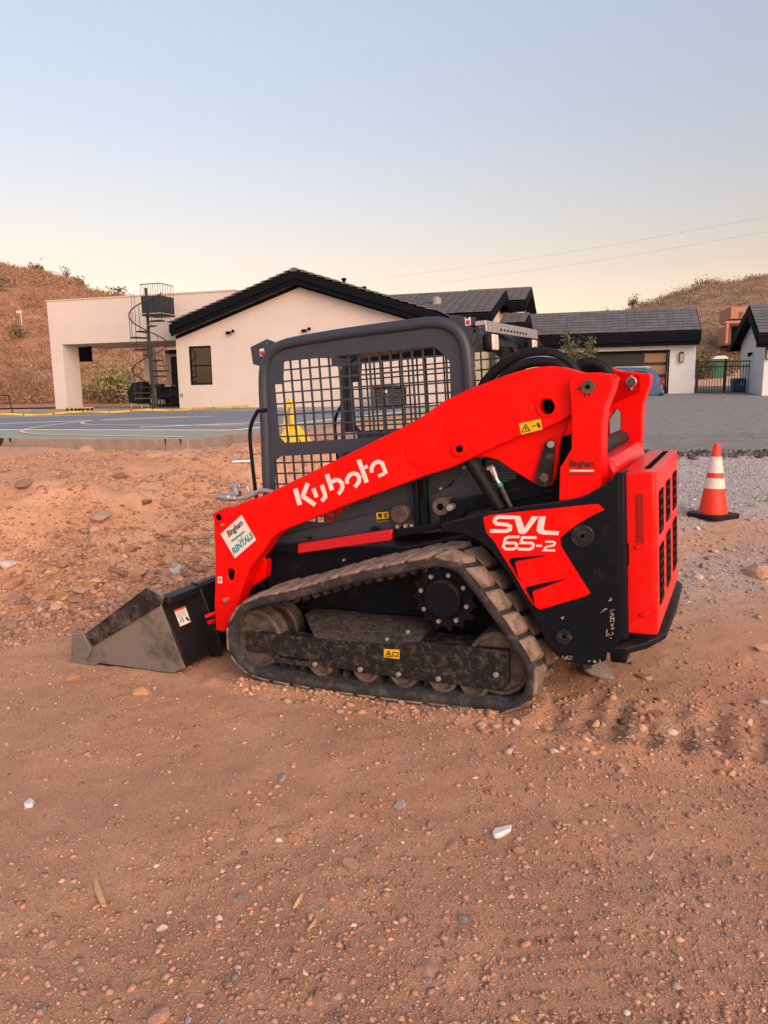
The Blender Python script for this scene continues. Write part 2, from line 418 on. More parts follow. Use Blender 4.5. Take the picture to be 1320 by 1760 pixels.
# leaf-card foliage builder
def leaf_cloud(n, fn, size, rs):
    vv = []; ff = []; cc = []
    for _ in range(n):
        p, c = fn(); s = size*rs.uniform(.6, 1.4); a = V((rs.gauss(0, 1), rs.gauss(0, 1), rs.gauss(0, 1))).normalized(); t = a.orthogonal().normalized(); t.rotate(Matrix.Rotation(rs.uniform(0, 6.3), 3, a)); b_ = a.cross(t)
        k = len(vv); vv += [tuple(p - t*s), tuple(p + b_*s*.38), tuple(p + t*s), tuple(p - b_*s*.38)]; ff.append((k, k+1, k+2, k+3)); cc += [(*c, 1)]*4
    return vv, ff, cc
def col_mesh(name, vv, ff, cc, m):
    me = bpy.data.meshes.new(name); me.from_pydata(vv, [], ff); at = me.color_attributes.new('tone', 'FLOAT_COLOR', 'POINT'); at.data.foreach_set('color', [q for c in cc for q in c]); me.materials.append(m); return me
def attr_mat(name, rough=.9, trans=0, bump=0):
    m = bpy.data.materials.new(name); m.use_nodes = True; nt = m.node_tree; b = nt.nodes['Principled BSDF']; b.inputs['Roughness'].default_value = rough; b.inputs['Specular IOR Level'].default_value = .15
    a = nt.nodes.new('ShaderNodeAttribute'); a.attribute_name = 'tone'; nt.links.new(a.outputs['Color'], b.inputs['Base Color'])
    if bump:
        tc = nt.nodes.new('ShaderNodeTexCoord'); n = nt.nodes.new('ShaderNodeTexNoise'); n.inputs['Scale'].default_value = 90; n.inputs['Detail'].default_value = 6; nt.links.new(tc.outputs['Object'], n.inputs['Vector'])
        bp = nt.nodes.new('ShaderNodeBump'); bp.inputs['Strength'].default_value = bump; bp.inputs['Distance'].default_value = .01; nt.links.new(n.outputs['Fac'], bp.inputs['Height']); nt.links.new(bp.outputs[0], b.inputs['Normal'])
    return m
MT['leaf'] = attr_mat('foliage'); MT['stone'] = attr_mat('stone', .95, bump=.4)
MT['bark'] = mat('bark', (.16, .12, .09), .95, var=.3, vs=20)
def brush(name, hz, n, a0, a1, y0, y1, size, seed, pal, label):
    rs = random.Random(seed); vv = []; ff = []; cc = []
    for _ in range(n):
        a = rs.uniform(a0, a1); y = y0 + (y1-y0)*rs.random()**1.3; x = a*y; z = hz(x, y); s = size*rs.uniform(.4, 1.5); c = rs.choice(pal); tone = rs.uniform(.75, 1.25); c = tuple(q*tone for q in c)
        for k in range(11):
            t = V((rs.gauss(0, .5)*s, rs.gauss(0, .5)*s, abs(rs.gauss(0, .32))*s)); p = V((x, y, z)) + t; l = s*rs.uniform(.18, .42); d = V((rs.gauss(0, 1), rs.gauss(0, 1), rs.gauss(.9, .5))).normalized(); e = d.orthogonal().normalized(); e.rotate(Matrix.Rotation(rs.uniform(0, 6.3), 3, d))
            i = len(vv); vv += [tuple(p - e*l*.20), tuple(p + e*l*.20), tuple(p + d*l)]; ff.append((i, i+1, i+2)); cc += [(*[q*rs.uniform(.85, 1.15) for q in c], 1)]*3
    o = link(name, col_mesh(name, vv, ff, cc, MT['leaf'])); tag(o, label, 'brush', kind='stuff')
brush('hillside_brush', hzL, 8500, -.60, -.24, 46, 84, .5, 5, [(0.363, 0.194, 0.119), (0.418, 0.242, 0.154), (0.286, 0.160, 0.092), (0.231, 0.155, 0.084), (0.319, 0.218, 0.114), (0.440, 0.272, 0.176)], 'low dry brush covering the reddish hillside at left')
brush('hillside_brush', hzR, 5000, .24, .62, 88, 152, .95, 6, [(.30, .21, .135), (.24, .175, .105), (.17, .145, .08), (.34, .245, .16), (.21, .18, .09)], 'low dry brush covering the far hillside at right')
def bush(name, label, p, h, r, n, pal, seed, group=None, twig=6, cat='bush', leaf=.1, stem=.3):
    rs = random.Random(seed); root = empty(name, Matrix.Translation(p)); tag(root, label, cat, group)
    b = MB(); tips = []
    for k in range(twig):
        t = rs.uniform(0, 6.28); q = V((math.cos(t)*r*rs.uniform(.2, .8), math.sin(t)*r*rs.uniform(.2, .8), h*rs.uniform(.55, .98))); mid = q*.5 + V((rs.gauss(0, r*.12), rs.gauss(0, r*.12), h*.05))
        b.tube([V((0, 0, -.1)), mid, q], [h*.016+.008, h*.010+.005, .004], 5); tips += [mid.lerp(q, f) for f in (0, .25, .5, .75, 1)]
    b.build('branches', MT['bark'], root)
    def fn():
        c = rs.choice(tips); d = V((rs.gauss(0, 1), rs.gauss(0, 1), rs.gauss(0, 1)))*r*.20; q = c + d; q.z = max(.03, q.z)
        cc = rs.choice(pal); t = rs.uniform(.75, 1.25); return q, tuple(x*t for x in cc)
    vv, ff, cc = leaf_cloud(n, fn, leaf, rs); link('foliage', col_mesh('foliage', vv, ff, cc, MT['leaf']), root); return root
GRN = [(.10, .105, .045), (.14, .14, .06), (.075, .08, .04), (.17, .16, .08)]
OLV = [(.16, .14, .075), (.21, .18, .10), (.12, .11, .06), (.19, .15, .10)]
def hill_spot(px, d, hz): x = (px-660)/1270*d; return V((x, d, hz(x, d) - .1))
for i, (px, d, h, r, lab) in enumerate(((92, 83, 1.0, 1.0, 'rounded grey-green bush on the left hill crest, leftmost on the skyline'), (140, 82, 1.5, .8, 'thin bare-twigged shrub on the left hill crest beside the round bush'), (158, 82, 1.0, 1.0, 'sparse olive bush on the left hill crest between thin shrub and stair'), (222, 80, 1.4, 1.5, 'broad olive bush on the left hill crest next to the spiral stair top'))):
    bush('skyline_bush', lab, hill_spot(px, d, hzL), h, r, 260 if i != 1 else 60, OLV, 30+i, 'bushes along the left hill crest', 9, leaf=.16)
bush('hillside_bush', 'dark olive bush on the left slope at the photo edge', hill_spot(12, 66, hzL), 1.5, 1.9, 420, OLV, 40, None, 9, leaf=.16)
bush('hillside_bush', 'small dark shrub below the white post on left slope', hill_spot(55, 58, hzL), .8, 1.0, 200, OLV, 41, None, 7, leaf=.12)
bush('palo_verde_bush', 'large yellow-green bush seen through the open patio', V(((205-660)/1270*46, 46, 1.0)), 2.3, 2.0, 1500, [(.30, .28, .12), (.36, .33, .16), (.25, .24, .11), (.40, .35, .19)], 42, None, 18, leaf=.13)
bush('palo_verde_bush', 'low yellowish bush beside the large one beyond the patio', V(((165-660)/1270*48, 48, 1.0)), 1.2, 1.8, 600, [(.28, .24, .11), (.36, .29, .15)], 43, None, 12, leaf=.12)
for i, (px, d, h, r, lab) in enumerate(((1079, 148, 2.4, 1.6, 'small round tree on the far right hill where the crest drops'), (1195, 150, 1.4, 2.0, 'low bush on the far right hill crest above the garage end'), (1035, 146, 2.0, 2.0, 'low bush at the left foot of the far right hill'))):
    bush('skyline_bush', lab, hill_spot(px, d, hzR), h, r, 150, OLV, 50+i, 'bushes along the right hill crest', 9, leaf=.3)
for i, (px, d, h, r, lab) in enumerate(((1212, 62, 3.0, 1.4, 'green bush behind the gate next to the garage corner'), (1236, 66, 2.6, 1.6, 'pale dry bush behind the gate near the green toilet'), (1200, 56, 2.2, 1.0, 'narrow bush behind the garage corner'))):
    x = (px-660)/1270*d; bush('yard_bush', lab, V((x, d, 1.4)), h, r, 500, GRN if i != 1 else OLV, 60+i, 'bushes beyond the iron gate', 10, leaf=.14)

# ------------------------------------------------------------------ sports court
def frame(o, u, w): m = Matrix((u, w, V((0, 0, 1)))).transposed().to_4x4(); m.translation = o; return m
court = empty('sports_court', frame(C0, -UC, VC)); tag(court, kind='structure'); CI = court.matrix_world.inverted()
court['label'] = 'green and blue concrete sports court slab above the dirt bank'
MT['court_green'] = mat('court_green_paint', (.33, .37, .29), .8, var=.12, vs=1.5, dust=.35, dustlo=.5, ds=2, dustc=(.36, .36, .30))
MT['court_blue'] = mat('court_blue_paint', (.205, .235, .268), .8, var=.12, vs=1.2, dust=.3, dustlo=.5, ds=2, dustc=(.21, .20, .19))
MT['court_mauve'] = mat('court_grey_mauve_paint', (.25, .25, .28), .8, var=.12, vs=1.2)
MT['concrete'] = mat('concrete', (.30, .25, .21), .9, var=.2, vs=5, dust=.5, dustlo=.45, ds=7, dustc=(.26, .17, .12), bump=.2)
MT['line'] = mat('white_line_paint', (.80, .80, .80), .8); MT['yline'] = mat('cream_line_paint', (.80, .66, .48), .8)
b = MB(); b.box(-17, 0, 0, 15.5, -.42, -.012); b.build('slab', MT['concrete'], court, .01)
b = MB(); b.box(-17, -.002, .002, 15.5, -.012, 0); b.build('green_surface', MT['court_green'], court)
def court_pt(px, py, z=0): p = CI @ at_z(px, py, COURT_Z); return (p.x, p.y)
i0 = court_pt(402, 740); 
b = MB(); b.box(-17, i0[0], i0[1], 13.8, .0, .004); b.build('blue_area', MT['court_blue'], court)
k0 = court_pt(240, 737)
b = MB(); b.box(k0[0], i0[0]-.3, i0[1]+.4, 8.5, .004, .008); b.build('mauve_area', MT['court_mauve'], court)
def court_line(name, px, m, w=.07, close=False):
    pts = [court_pt(*q) for q in px]; pts = [tuple(q) for q in catmull([V(p) for p in pts], 5, False)] if len(px) > 2 else pts
    b = MB(); b.plate(stroke(pts, w), .008, .011, lambda u, v, t: (u, v, t)); b.build(name, m, court, smooth=0)
b = MB(); b.box(-17, i0[0]+.03, i0[1]-.03, i0[1]+.03, .004, .0115); b.build('boundary_line', MT['line'], court)
b = MB(); b.box(i0[0]-.03, i0[0]+.03, i0[1]-.03, 13.8, .0042, .012); b.build('boundary_line', MT['line'], court)
court_line('court_line', [(0, 729), (366, 716)], MT['line']); court_line('court_line', [(0, 717.5), (190, 713)], MT['line'], .06)
court_line('court_line', [(240, 735), (446, 727)], MT['line'])
court_line('curved_line', [(312, 751.5), (180, 749.5), (80, 747.5), (46, 745), (38, 742), (46, 738), (75, 733), (110, 728.5), (150, 724.5), (180, 722)], MT['yline'])
court_line('curved_line', [(420, 731), (300, 731.5), (190, 731), (152, 729.8), (141, 727.8), (150, 724.8), (190, 721.3), (250, 718.5), (320, 716.3)], MT['yline'])
# drip stains down the slab edge
b = MB()
for u0, dz, w_ in ((-3.6, .10, .10), (-3.2, .12, .22), (-2.9, .08, .05), (-.35, .12, .03), (-.12, .12, .03)): b.plate([(u0, -.004), (u0+w_, -.004), (u0+w_*.7, -dz), (u0+w_*.4, -dz*.6), (u0+.02, -dz*.9)], -.002, -.0005, lambda u, v, t: (u, t, v))
b.build('drip_stain', MT['ink'], court)

# ------------------------------------------------------------------ driveway of pavers, river rock strip
DY0 = 12.4
def dpt(x, y, dz=0): return (x, y, drive_z(y) + dz)
b = MB()
b.hexa([dpt(1.2, DY0+.1, -.25), dpt(26, DY0-1.4, -.25), dpt(26, 42, -.25), dpt(1.2, 42, -.25)], [dpt(1.2, DY0+.1, .005), dpt(26, DY0-1.4, .005), dpt(26, 42, .005), dpt(1.2, 42, .005)])
MT['paver'] = mat('grey_paver', (.225, .220, .205), .85, var=.12, vs=3, rndv=.16, bump=.15)
MT['paver_mass'] = mat('grey_paver_far', (.225, .220, .205), .85, c2=(.265, .26, .245), vs=5, bump=.1)
dw = b.build('driveway', mat('paver_joint_sand', (.12, .10, .095), .95)); tag(dw, kind='structure')
pv = MB(); pv.box(-.148, .148, -.098, .098, -.02, .0); pm_ = None
cand = []; rs = random.Random(12)
row = 0; y = DY0 - 1.2
while y < 33:
    x = 1.3 + (.15 if row % 2 else 0)
    while x < 20 and x < 3 + y*.62:
        if y > DY0 - .055*(x-1.2) + .2: cand.append((x + rs.gauss(0, .003), y))
        x += .302
    y += .202; row += 1
cand.sort(key=lambda p: p[1] + (50 if p[0]/p[1] < .33 else 0))
me_p = None
for i, (x, y) in enumerate(cand[:300]):
    if me_p is None: o = pv.build('paver', MT['paver'], dw, .006); me_p = o.data
    else: o = link('paver', me_p, dw)
    o.location = dpt(x, y, .028 + rs.gauss(0, .0012)); o.rotation_euler = (math.atan(.0356), 0, rs.gauss(0, .006))
b = MB()
for x, y in cand[300:]:
    z = .028 + rs.gauss(0, .0015); b.add([dpt(x-.147, y-.097, z), dpt(x+.147, y-.097, z), dpt(x+.147, y+.097, z), dpt(x-.147, y+.097, z), dpt(x-.143, y-.1, z-.02), dpt(x+.143, y-.1, z-.02)], [(0, 1, 2, 3), (4, 5, 1, 0)])
o = b.build('paver_field', MT['paver_mass'], dw, recalc=False, smooth=0); o['kind'] = 'stuff'

# ------------------------------------------------------------------ stones
import numpy as np
def stone_mesh(name, seed, sub=2, flat=.6, m=None):
    bm = bmesh.new(); bmesh.ops.create_icosphere(bm, subdivisions=sub, radius=1); rs = random.Random(seed); o = V((rs.uniform(0, 99), rs.uniform(0, 99), 0))
    planes = [(V((rs.gauss(0, 1), rs.gauss(0, 1), rs.gauss(0, 1))).normalized(), rs.uniform(.42, .80)) for _ in range(9)]
    for v in bm.verts:
        p = v.co*(1 + .35*mnoise.noise(v.co*1.1 + o))
        for n, d in planes:
            e = p.dot(n) - d
            if e > 0: p -= n*e*.97
        v.co = V((p.x, p.y*.8, p.z*flat))
    me = bpy.data.meshes.new(name); bm.to_mesh(me); bm.free(); me.shade_smooth(); me.set_sharp_from_angle(angle=R(18))
    if m: me.materials.append(m)
    return me
STONE_PAL = [(0.391, 0.205, 0.120), (0.441, 0.246, 0.149), (0.491, 0.292, 0.178), (0.340, 0.187, 0.115), (0.529, 0.339, 0.211), (0.302, 0.240, 0.182), (0.391, 0.257, 0.173), (0.567, 0.386, 0.250)]
GRIT = [(0.518, 0.293, 0.184), (0.476, 0.260, 0.162), (0.561, 0.325, 0.206), (0.504, 0.281, 0.178), (0.434, 0.241, 0.151), (0.589, 0.359, 0.233), (0.420, 0.286, 0.200)]
def pebbles(name, pts, label, pal=STONE_PAL, kind='stuff', cat='gravel'):
    """many small stones in one mesh: pts = (x, y, z, size)"""
    base = np.array([(1, .25, 0), (.3, 1, .1), (-.6, .8, -.1), (-1, -.2, .1), (-.2, -1, 0), (.8, -.7, -.1), (.35, .1, .8), (-.3, .2, .95), (0, 0, -1)])
    fc = np.array([(6, 0, 1), (6, 1, 7), (7, 1, 2), (7, 2, 3), (7, 3, 4), (6, 7, 4), (6, 4, 5), (6, 5, 0), (8, 1, 0), (8, 2, 1), (8, 3, 2), (8, 4, 3), (8, 5, 4), (8, 0, 5)])
    r = np.random.default_rng(len(pts)); n = len(pts); P = np.array(pts)
    sh = base[None]*(1 + r.normal(0, .20, (n, 9, 1))) + r.normal(0, .10, (n, 9, 3)); sc = r.uniform(.5, 1.3, (n, 1, 3)); sc[:, :, 2] *= .62; sh = sh*sc
    a = r.uniform(0, 6.28, n); c, s = np.cos(a)[:, None], np.sin(a)[:, None]; X = sh[:, :, 0]*c - sh[:, :, 1]*s; Y = sh[:, :, 0]*s + sh[:, :, 1]*c
    vv = np.stack([X, Y, sh[:, :, 2]], 2)*P[:, None, 3:4] + P[:, None, :3]; vv = vv.reshape(-1, 3)
    ff = (fc[None] + (np.arange(n)*9)[:, None, None]).reshape(-1, 3)
    me = bpy.data.meshes.new(name); me.vertices.add(len(vv)); me.vertices.foreach_set('co', vv.ravel()); nf = len(ff); me.loops.add(nf*3); me.loops.foreach_set('vertex_index', ff.ravel()); me.polygons.add(nf); me.polygons.foreach_set('loop_start', np.arange(nf)*3); me.polygons.foreach_set('loop_total', np.full(nf, 3)); me.update(calc_edges=True)
    pl = np.array(pal); cc = pl[r.integers(0, len(pal), n)]*r.uniform(.75, 1.25, (n, 1)); cc = np.concatenate([np.repeat(cc, 9, 0), np.ones((n*9, 1))], 1)
    at = me.color_attributes.new('tone', 'FLOAT_COLOR', 'POINT'); at.data.foreach_set('color', cc.ravel().astype(np.float32)); me.materials.append(MT['stone'])
    o = link(name, me); tag(o, label, cat, kind=kind); return o
rs = random.Random(99)
def visible(x, y, pad=.06): return abs(x/(y+.0001)) < .56 + pad and y > 1.0
pts = []
def pareto(lo, hi, k): return min(hi, lo*(1 - rs.random())**(-1/k))
while len(pts) < 112000:                                       # crumbs and grit on the dirt, in drifts between smooth compacted patches
    y = 1.25 + 6.0*rs.random()**1.7; x = rs.uniform(-.60, .60)*y
    dn = n1(x, y, .9, 31) + .6*n1(x, y, 2.6, 33) + .3*n1(x, y, 7, 35)
    if dn < rs.uniform(-.75, .65): continue
    s = pareto(.0017, .0125, 2.45)*(1 + .12*max(0, y-2)); pts.append((x, y, gz(x, y) + s*.12 + .0006, s))
while len(pts) < 117000:                                       # clods thrown up behind and beside the near track
    lx, ly = rs.uniform(-1.7, .1), rs.gauss(.72, .22)
    if rs.random() < .3: lx, ly = rs.uniform(0, 1.6), rs.gauss(.90, .04)
    x = MO.x - lx*math.cos(.458) - ly*math.sin(.458); y = MO.y + lx*math.sin(.458) - ly*math.cos(.458)
    s = pareto(.003, .03, 1.9); pts.append((x, y, gz(x, y) + s*.1, s))
n_ = len(pts)
while len(pts) < n_ + 24000:                                  # the same dirt goes on to either side
    y = rs.uniform(.4, 7.4); x = rs.uniform(-1.15, 1.15)*(y + 1.2)
    if abs(x) < .58*y or n1(x, y, .9, 31) + .6*n1(x, y, 2.6, 33) < rs.uniform(-.75, .65): continue
    s = pareto(.0032, .014, 2.3); pts.append((x, y, gz(x, y) + s*.12, s))
pebbles('dirt_gravel', pts, 'fine reddish grit and pebbles strewn over the dirt in front', GRIT*5 + [(.62, .44, .34), (.70, .55, .45), (.33, .29, .27), (.28, .17, .12)])
pts = []
while len(pts) < 50000:                                       # loose soil and rubble of the spoil bank, coarser towards its toe
    y = rs.uniform(3.6, 10.8); x = rs.uniform(-.95, .45)*y; s_ = (y - 8.15 - x*.95)*.72
    if s_ < -.6 or s_ > 3.4 or rs.random() > .30 + .7*math.exp(-((s_-.45)/.7)**2): continue
    if n1(x, y, 1.3, 51) + .5*n1(x, y, 4, 52) < rs.uniform(-.7, .6): continue
    q = V((x, y, 0)) - C0
    if q.dot(UC) > -.1 and q.dot(VC) > -.05: continue
    s = pareto(.0055, .024 + .026*math.exp(-((s_-.25)/.5)**2), 1.85); pts.append((x, y, gz(x, y) + s*.15, s))
pebbles('bank_rubble', pts, 'reddish rubble and clods covering the dirt bank', GRIT*2 + STONE_PAL[:5] + [(.54, .33, .22), (.30, .17, .12), (.60, .42, .31)])
pts = []
while len(pts) < 12000:
    y = rs.uniform(4.6, 12.6); x = rs.uniform(1.2, 8.4)
    if x/y > .62 or rs.random() > gravel_mask(x, y): continue
    s = .005 + .014*rs.random()**2; pts.append((x, y, gz(x, y) + s*.3, s))
pebbles('crushed_gravel', pts, 'pale grey crushed gravel beside the driveway', [(.48, .45, .43), (.42, .39, .37), (.58, .55, .53), (.36, .31, .28), (.46, .39, .34)])
pts = []
for _ in range(1500):
    x = rs.uniform(1.4, 9.5); y = DY0 - .055*(x-1.2) - .38 + rs.gauss(0, .22); s = rs.uniform(.025, .06); pts.append((x, y, max(gz(x, y), drive_z(y)-.02) + s*.3, s))
pebbles('river_rock', pts, 'dark grey river rock strip along the driveway edge', [(.10, .095, .10), (.15, .14, .145), (.07, .068, .07), (.20, .185, .18)])
# single stones
SM = [stone_mesh('stone', 200+i, 2, .45 + .05*(i % 4)) for i in range(10)]
STM = [mat('stone_' + n, c, .95, spec=.2, var=.22, vs=9, rndv=.18, bump=.35, bs=30, dust=.2, dustlo=.55, ds=7, dustc=(.43, .25, .17)) for n, c in (('red', (.45, .255, .175)), ('brown', (.37, .215, .15)), ('tan', (.54, .36, .255)), ('grey', (.31, .275, .25)), ('ochre', (.56, .31, .15)), ('pale', (.66, .54, .45)))]
SMS = {}
def stone(name, p, s, mi, label, cat, group=None, rz=None, flat=1, seed=0):
    k = (seed % 10, mi)
    if k not in SMS: me = SM[k[0]].copy(); me.materials.clear(); me.materials.append(STM[mi]); SMS[k] = me
    o = link(name, SMS[k]); o.location = (p[0], p[1], p[2] + s*.16); o.scale = (s*1.2, s*1.2, s*flat*1.25); o.rotation_euler = (rs.gauss(0, .2), rs.gauss(0, .2), rs.uniform(0, 6.3) if rz is None else rz)
    tag(o, label, cat, group); return o
def px_stone(px, py, wpx, mi, label, name='stone', cat='stone', flat=1, seed=0, rz=None, group=None):
    p = ground_hit(px, py); d = (p - CAM).dot(FWD); return stone(name, p, wpx/2/F_PX*d, mi, label, cat, group, rz, flat, seed)
for i, (px, py, w_, mi, lab) in enumerate((
    (190, 1733, 34, 4, 'rounded ochre stone near the bottom left of the photo'), (382, 1731, 32, 4, 'blocky ochre stone at the bottom edge left of centre'),
    (268, 1752, 44, 0, 'long reddish stone cut by the bottom edge left of centre'), (545, 1728, 50, 0, 'wide reddish stone at the bottom edge under the small pile'), (580, 1716, 26, 2, 'tan stone on the small pile at the bottom centre'),
    (738, 1672, 46, 0, 'flat reddish stone in the pebble cluster at lower centre'), (735, 1694, 24, 3, 'dark grey stone just below the flat reddish stone'),
    (1061, 1316, 26, 4, 'orange stone in front of the tread prints'), (1153, 1413, 32, 4, 'orange flat stone right of the white scrap'), (1050, 1437, 24, 0, 'flattish reddish stone left of the orange flat one'),
    (1028, 1158, 66, 3, 'flat grey stone lying under the rear of the loader'), (1110, 1166, 32, 0, 'reddish stone right of the flat grey stone behind the loader'), (1302, 986, 52, 2, 'big tan rock at the right edge of the photo'),
    (1310, 1116, 38, 0, 'reddish rock at the right edge below the tan rock'), (128, 1168, 34, 4, 'ochre stone in front of the bucket'), (245, 1192, 30, 4, 'ochre stone beneath the bucket heel'),
    (483, 1340, 28, 3, 'blue-grey stone in the middle of the foreground dirt'), (414, 1543, 20, 3, 'blue-grey stone between two reddish ones'), (548, 1564, 24, 3, 'grey stone beside the driftwood-like sliver'), (597, 1552, 18, 3, 'small grey stone right of the wood slivers'),
    (602, 1486, 32, 0, 'oval reddish stone right of centre'), (510, 1645, 26, 0, 'angular red-brown stone in the lower foreground'), (300, 1627, 24, 0, 'pinkish stone left of the pale lump'), (330, 1636, 24, 5, 'pale pinkish lump in the lower foreground'), (280, 1599, 22, 5, 'whitish angular stone in the lower left foreground'),
    (1014, 1671, 24, 3, 'grey square stone in the lower right foreground'), (920, 1692, 26, 0, 'reddish stone in the lower right foreground'), (877, 1706, 22, 0, 'pinkish stone left of the lower right one'), (1176, 1584, 22, 0, 'rounded stone of the pair at right'), (1192, 1580, 18, 2, 'smaller tan stone of the pair at right'),
    (688, 1385, 20, 3, 'small grey block stone right of centre'), (20, 1655, 18, 0, 'small stone at the left edge, lower down'), (18, 1525, 18, 0, 'small stone at the left edge'),
    (223, 946, 34, 1, 'brown boulder half way up the dirt bank'), (230, 990, 46, 2, 'pale tan boulder at the toe of the dirt bank'), (203, 987, 38, 1, 'brown boulder beside the pale one at the bank toe'), (172, 894, 38, 2, 'flat tan slab high on the dirt bank'), (22, 1006, 40, 0, 'reddish boulder low on the bank at the left'), (24, 1032, 32, 0, 'smaller boulder under the reddish one at the left'), (14, 973, 40, 5, 'pale boulder at the left edge of the bank'), (293, 931, 20, 1, 'brown stone on the bank below the couplers'), (355, 948, 30, 2, 'tan block on the bank touching the loader arm'), (108, 971, 34, 0, 'slabby stone on the bank left of the brown boulder'), (132, 1015, 26, 1, 'brown stone at the bank toe beside the dry grass'), (95, 1045, 26, 2, 'tan stone in front of the dry grass tuft'), (150, 775, 26, 2, 'tan block just under the court slab'), (40, 835, 34, 1, 'slanted slab at the top left of the bank'), (275, 985, 20, 3, 'grey stone at the bank toe near the scrap plastic'), (335, 965, 24, 1, 'brown stone at the bank toe near the loader arm'))):
    px_stone(px, py, w_, mi, lab, seed=i*3+1, flat=.8 if i % 3 else 1.05, rz=i*1.7)
ng = 0
while ng < 150:                                               # loose stones on the dirt
    y = 1.35 + 4.6*rs.random()**1.3; x = rs.uniform(-.56, .56)*y; lx, ly = mach_local(x, y)
    if -.2 < lx < 2.6 and abs(ly) < .95: continue
    s = .006 + .016*rs.random()**2.4; mi = rs.choice([0, 0, 1, 0, 2, 3, 1, 5])
    stone('loose_stone', (x, y, gz(x, y)), s, mi, 'loose stone lying on the foreground dirt around the loader', 'stone', 'loose stones on the foreground dirt', seed=ng); ng += 1
ng = 0
while ng < 90:
    y = rs.uniform(5, 9.5); x = rs.uniform(-.58, -.05)*y; s_ = (y - 8.15 - x*.95)*.72
    if s_ < -.3 or s_ > 1.9: continue
    q = V((x, y, 0)) - C0
    if q.dot(UC) > -.3 and q.dot(VC) > -.1: continue
    s = .018 + .060*rs.random()**2.6; stone('bank_stone', (x, y, gz(x, y)), s, rs.choice([0, 1, 0, 2, 1]), 'loose stone sitting on the rocky dirt bank', 'stone', 'stones on the dirt bank', seed=ng); ng += 1
for i in range(40):
    y = rs.uniform(4.4, 7.2); x = rs.uniform(1.75, .56*y+.1) if .56*y > 1.7 else 2; s = .012 + .03*rs.random()**2
    stone('verge_stone', (x, y, gz(x, y)), s, rs.choice([0, 2, 3, 5]), 'loose stone on the stony ground right of the loader', 'stone', 'stones right of the loader', seed=i)
# wood splinters, scraps, grass tuft
def splinter(name, pxs, w_, m, label, cat, th=.4):
    P = [ground_hit(*q) for q in pxs]; b = MB(); n = len(P); d = (P[0]-CAM).dot(FWD); r = w_/2/F_PX*d
    b.tube([p + V((0, 0, r*.8 + .008)) for p in P], [r*.5] + [r]*(n-2) + [r*.7], 6); o = b.build(name, m, None); tag(o, label, cat)
MT['wood'] = mat('dry_wood', (.62, .40, .21), .9, var=.25, vs=40, bump=.3)
splinter('wood_chip', [(165, 1520), (168, 1535), (174, 1550), (180, 1566)], 11, MT['wood'], 'splinter of yellowish wood lying in the left foreground', 'wood')
splinter('wood_chip', [(505, 1568), (512, 1556), (519, 1543)], 8, MT['wood'], 'small wood sliver left of the grey stone', 'wood')
splinter('wood_chip', [(530, 1604), (538, 1596), (544, 1585)], 8, MT['wood'], 'small wood sliver below the grey stone', 'wood')
splinter('twig', [(1112, 1486), (1119, 1477), (1125, 1465)], 3.5, MT['wood'], 'thin dry twig at right in the foreground', 'twig')
splinter('twig', [(600, 1425), (602, 1430), (606, 1437), (607, 1442)], 2.2, MT['wood'], 'tiny dry twig right of centre', 'twig')
def scrap(name, pxs, m, label, cat):
    P = [ground_hit(*q) + V((0, 0, .02)) for q in pxs]; b = MB(); n = len(P); b.add([p + V((0, 0, .004*(i % 2))) for i, p in enumerate(P)] + [p - V((0, 0, .02)) for p in P], [tuple(range(n)), tuple(range(2*n-1, n-1, -1))] + [(i, (i+1) % n, n+(i+1) % n, n+i) for i in range(n)]); o = b.build(name, m, None, .002); tag(o, label, cat)
MT['scrap'] = mat('white_scrap', (.82, .82, .80), .7, var=.1, vs=30)
scrap('paper_scrap', [(846, 1439), (851, 1433), (866, 1428), (879, 1427), (877, 1433), (862, 1440), (850, 1443)], MT['scrap'], 'crumpled white scrap lying right of centre in the foreground', 'scrap')
scrap('paper_scrap', [(41, 1387), (52, 1380), (60, 1383), (56, 1389), (44, 1391)], MT['scrap'], 'small white chip at the left edge of the foreground', 'scrap')
scrap('plastic_bag', [(290, 980), (298, 972), (310, 974), (316, 980), (305, 986), (294, 986)], mat('clear_plastic', (.5, .52, .52), .25), 'crumpled clear plastic scrap at the toe of the bank', 'scrap')
p0 = ground_hit(100, 1034); vv = []; ff = []; cc = []; rg = random.Random(4)
for i in range(90):
    a = rg.uniform(0, 6.3); r0 = rg.uniform(0, .03); bx, by = p0.x + math.cos(a)*r0, p0.y + math.sin(a)*r0; h = rg.uniform(.05, .12); lean = rg.uniform(.1, .5)*h; k = len(vv)
    vv += [(bx-.002, by, p0.z), (bx+.002, by, p0.z), (bx + math.cos(a)*lean, by + math.sin(a)*lean, p0.z+h)]; ff.append((k, k+1, k+2)); t = rg.uniform(.8, 1.2); cc += [(.55*t, .38*t, .17*t, 1)]*3
o = link('grass_tuft', col_mesh('grass_tuft', vv, ff, cc, MT['leaf'])); tag(o, 'straw-coloured dry grass tuft at the toe of the bank', 'grass')

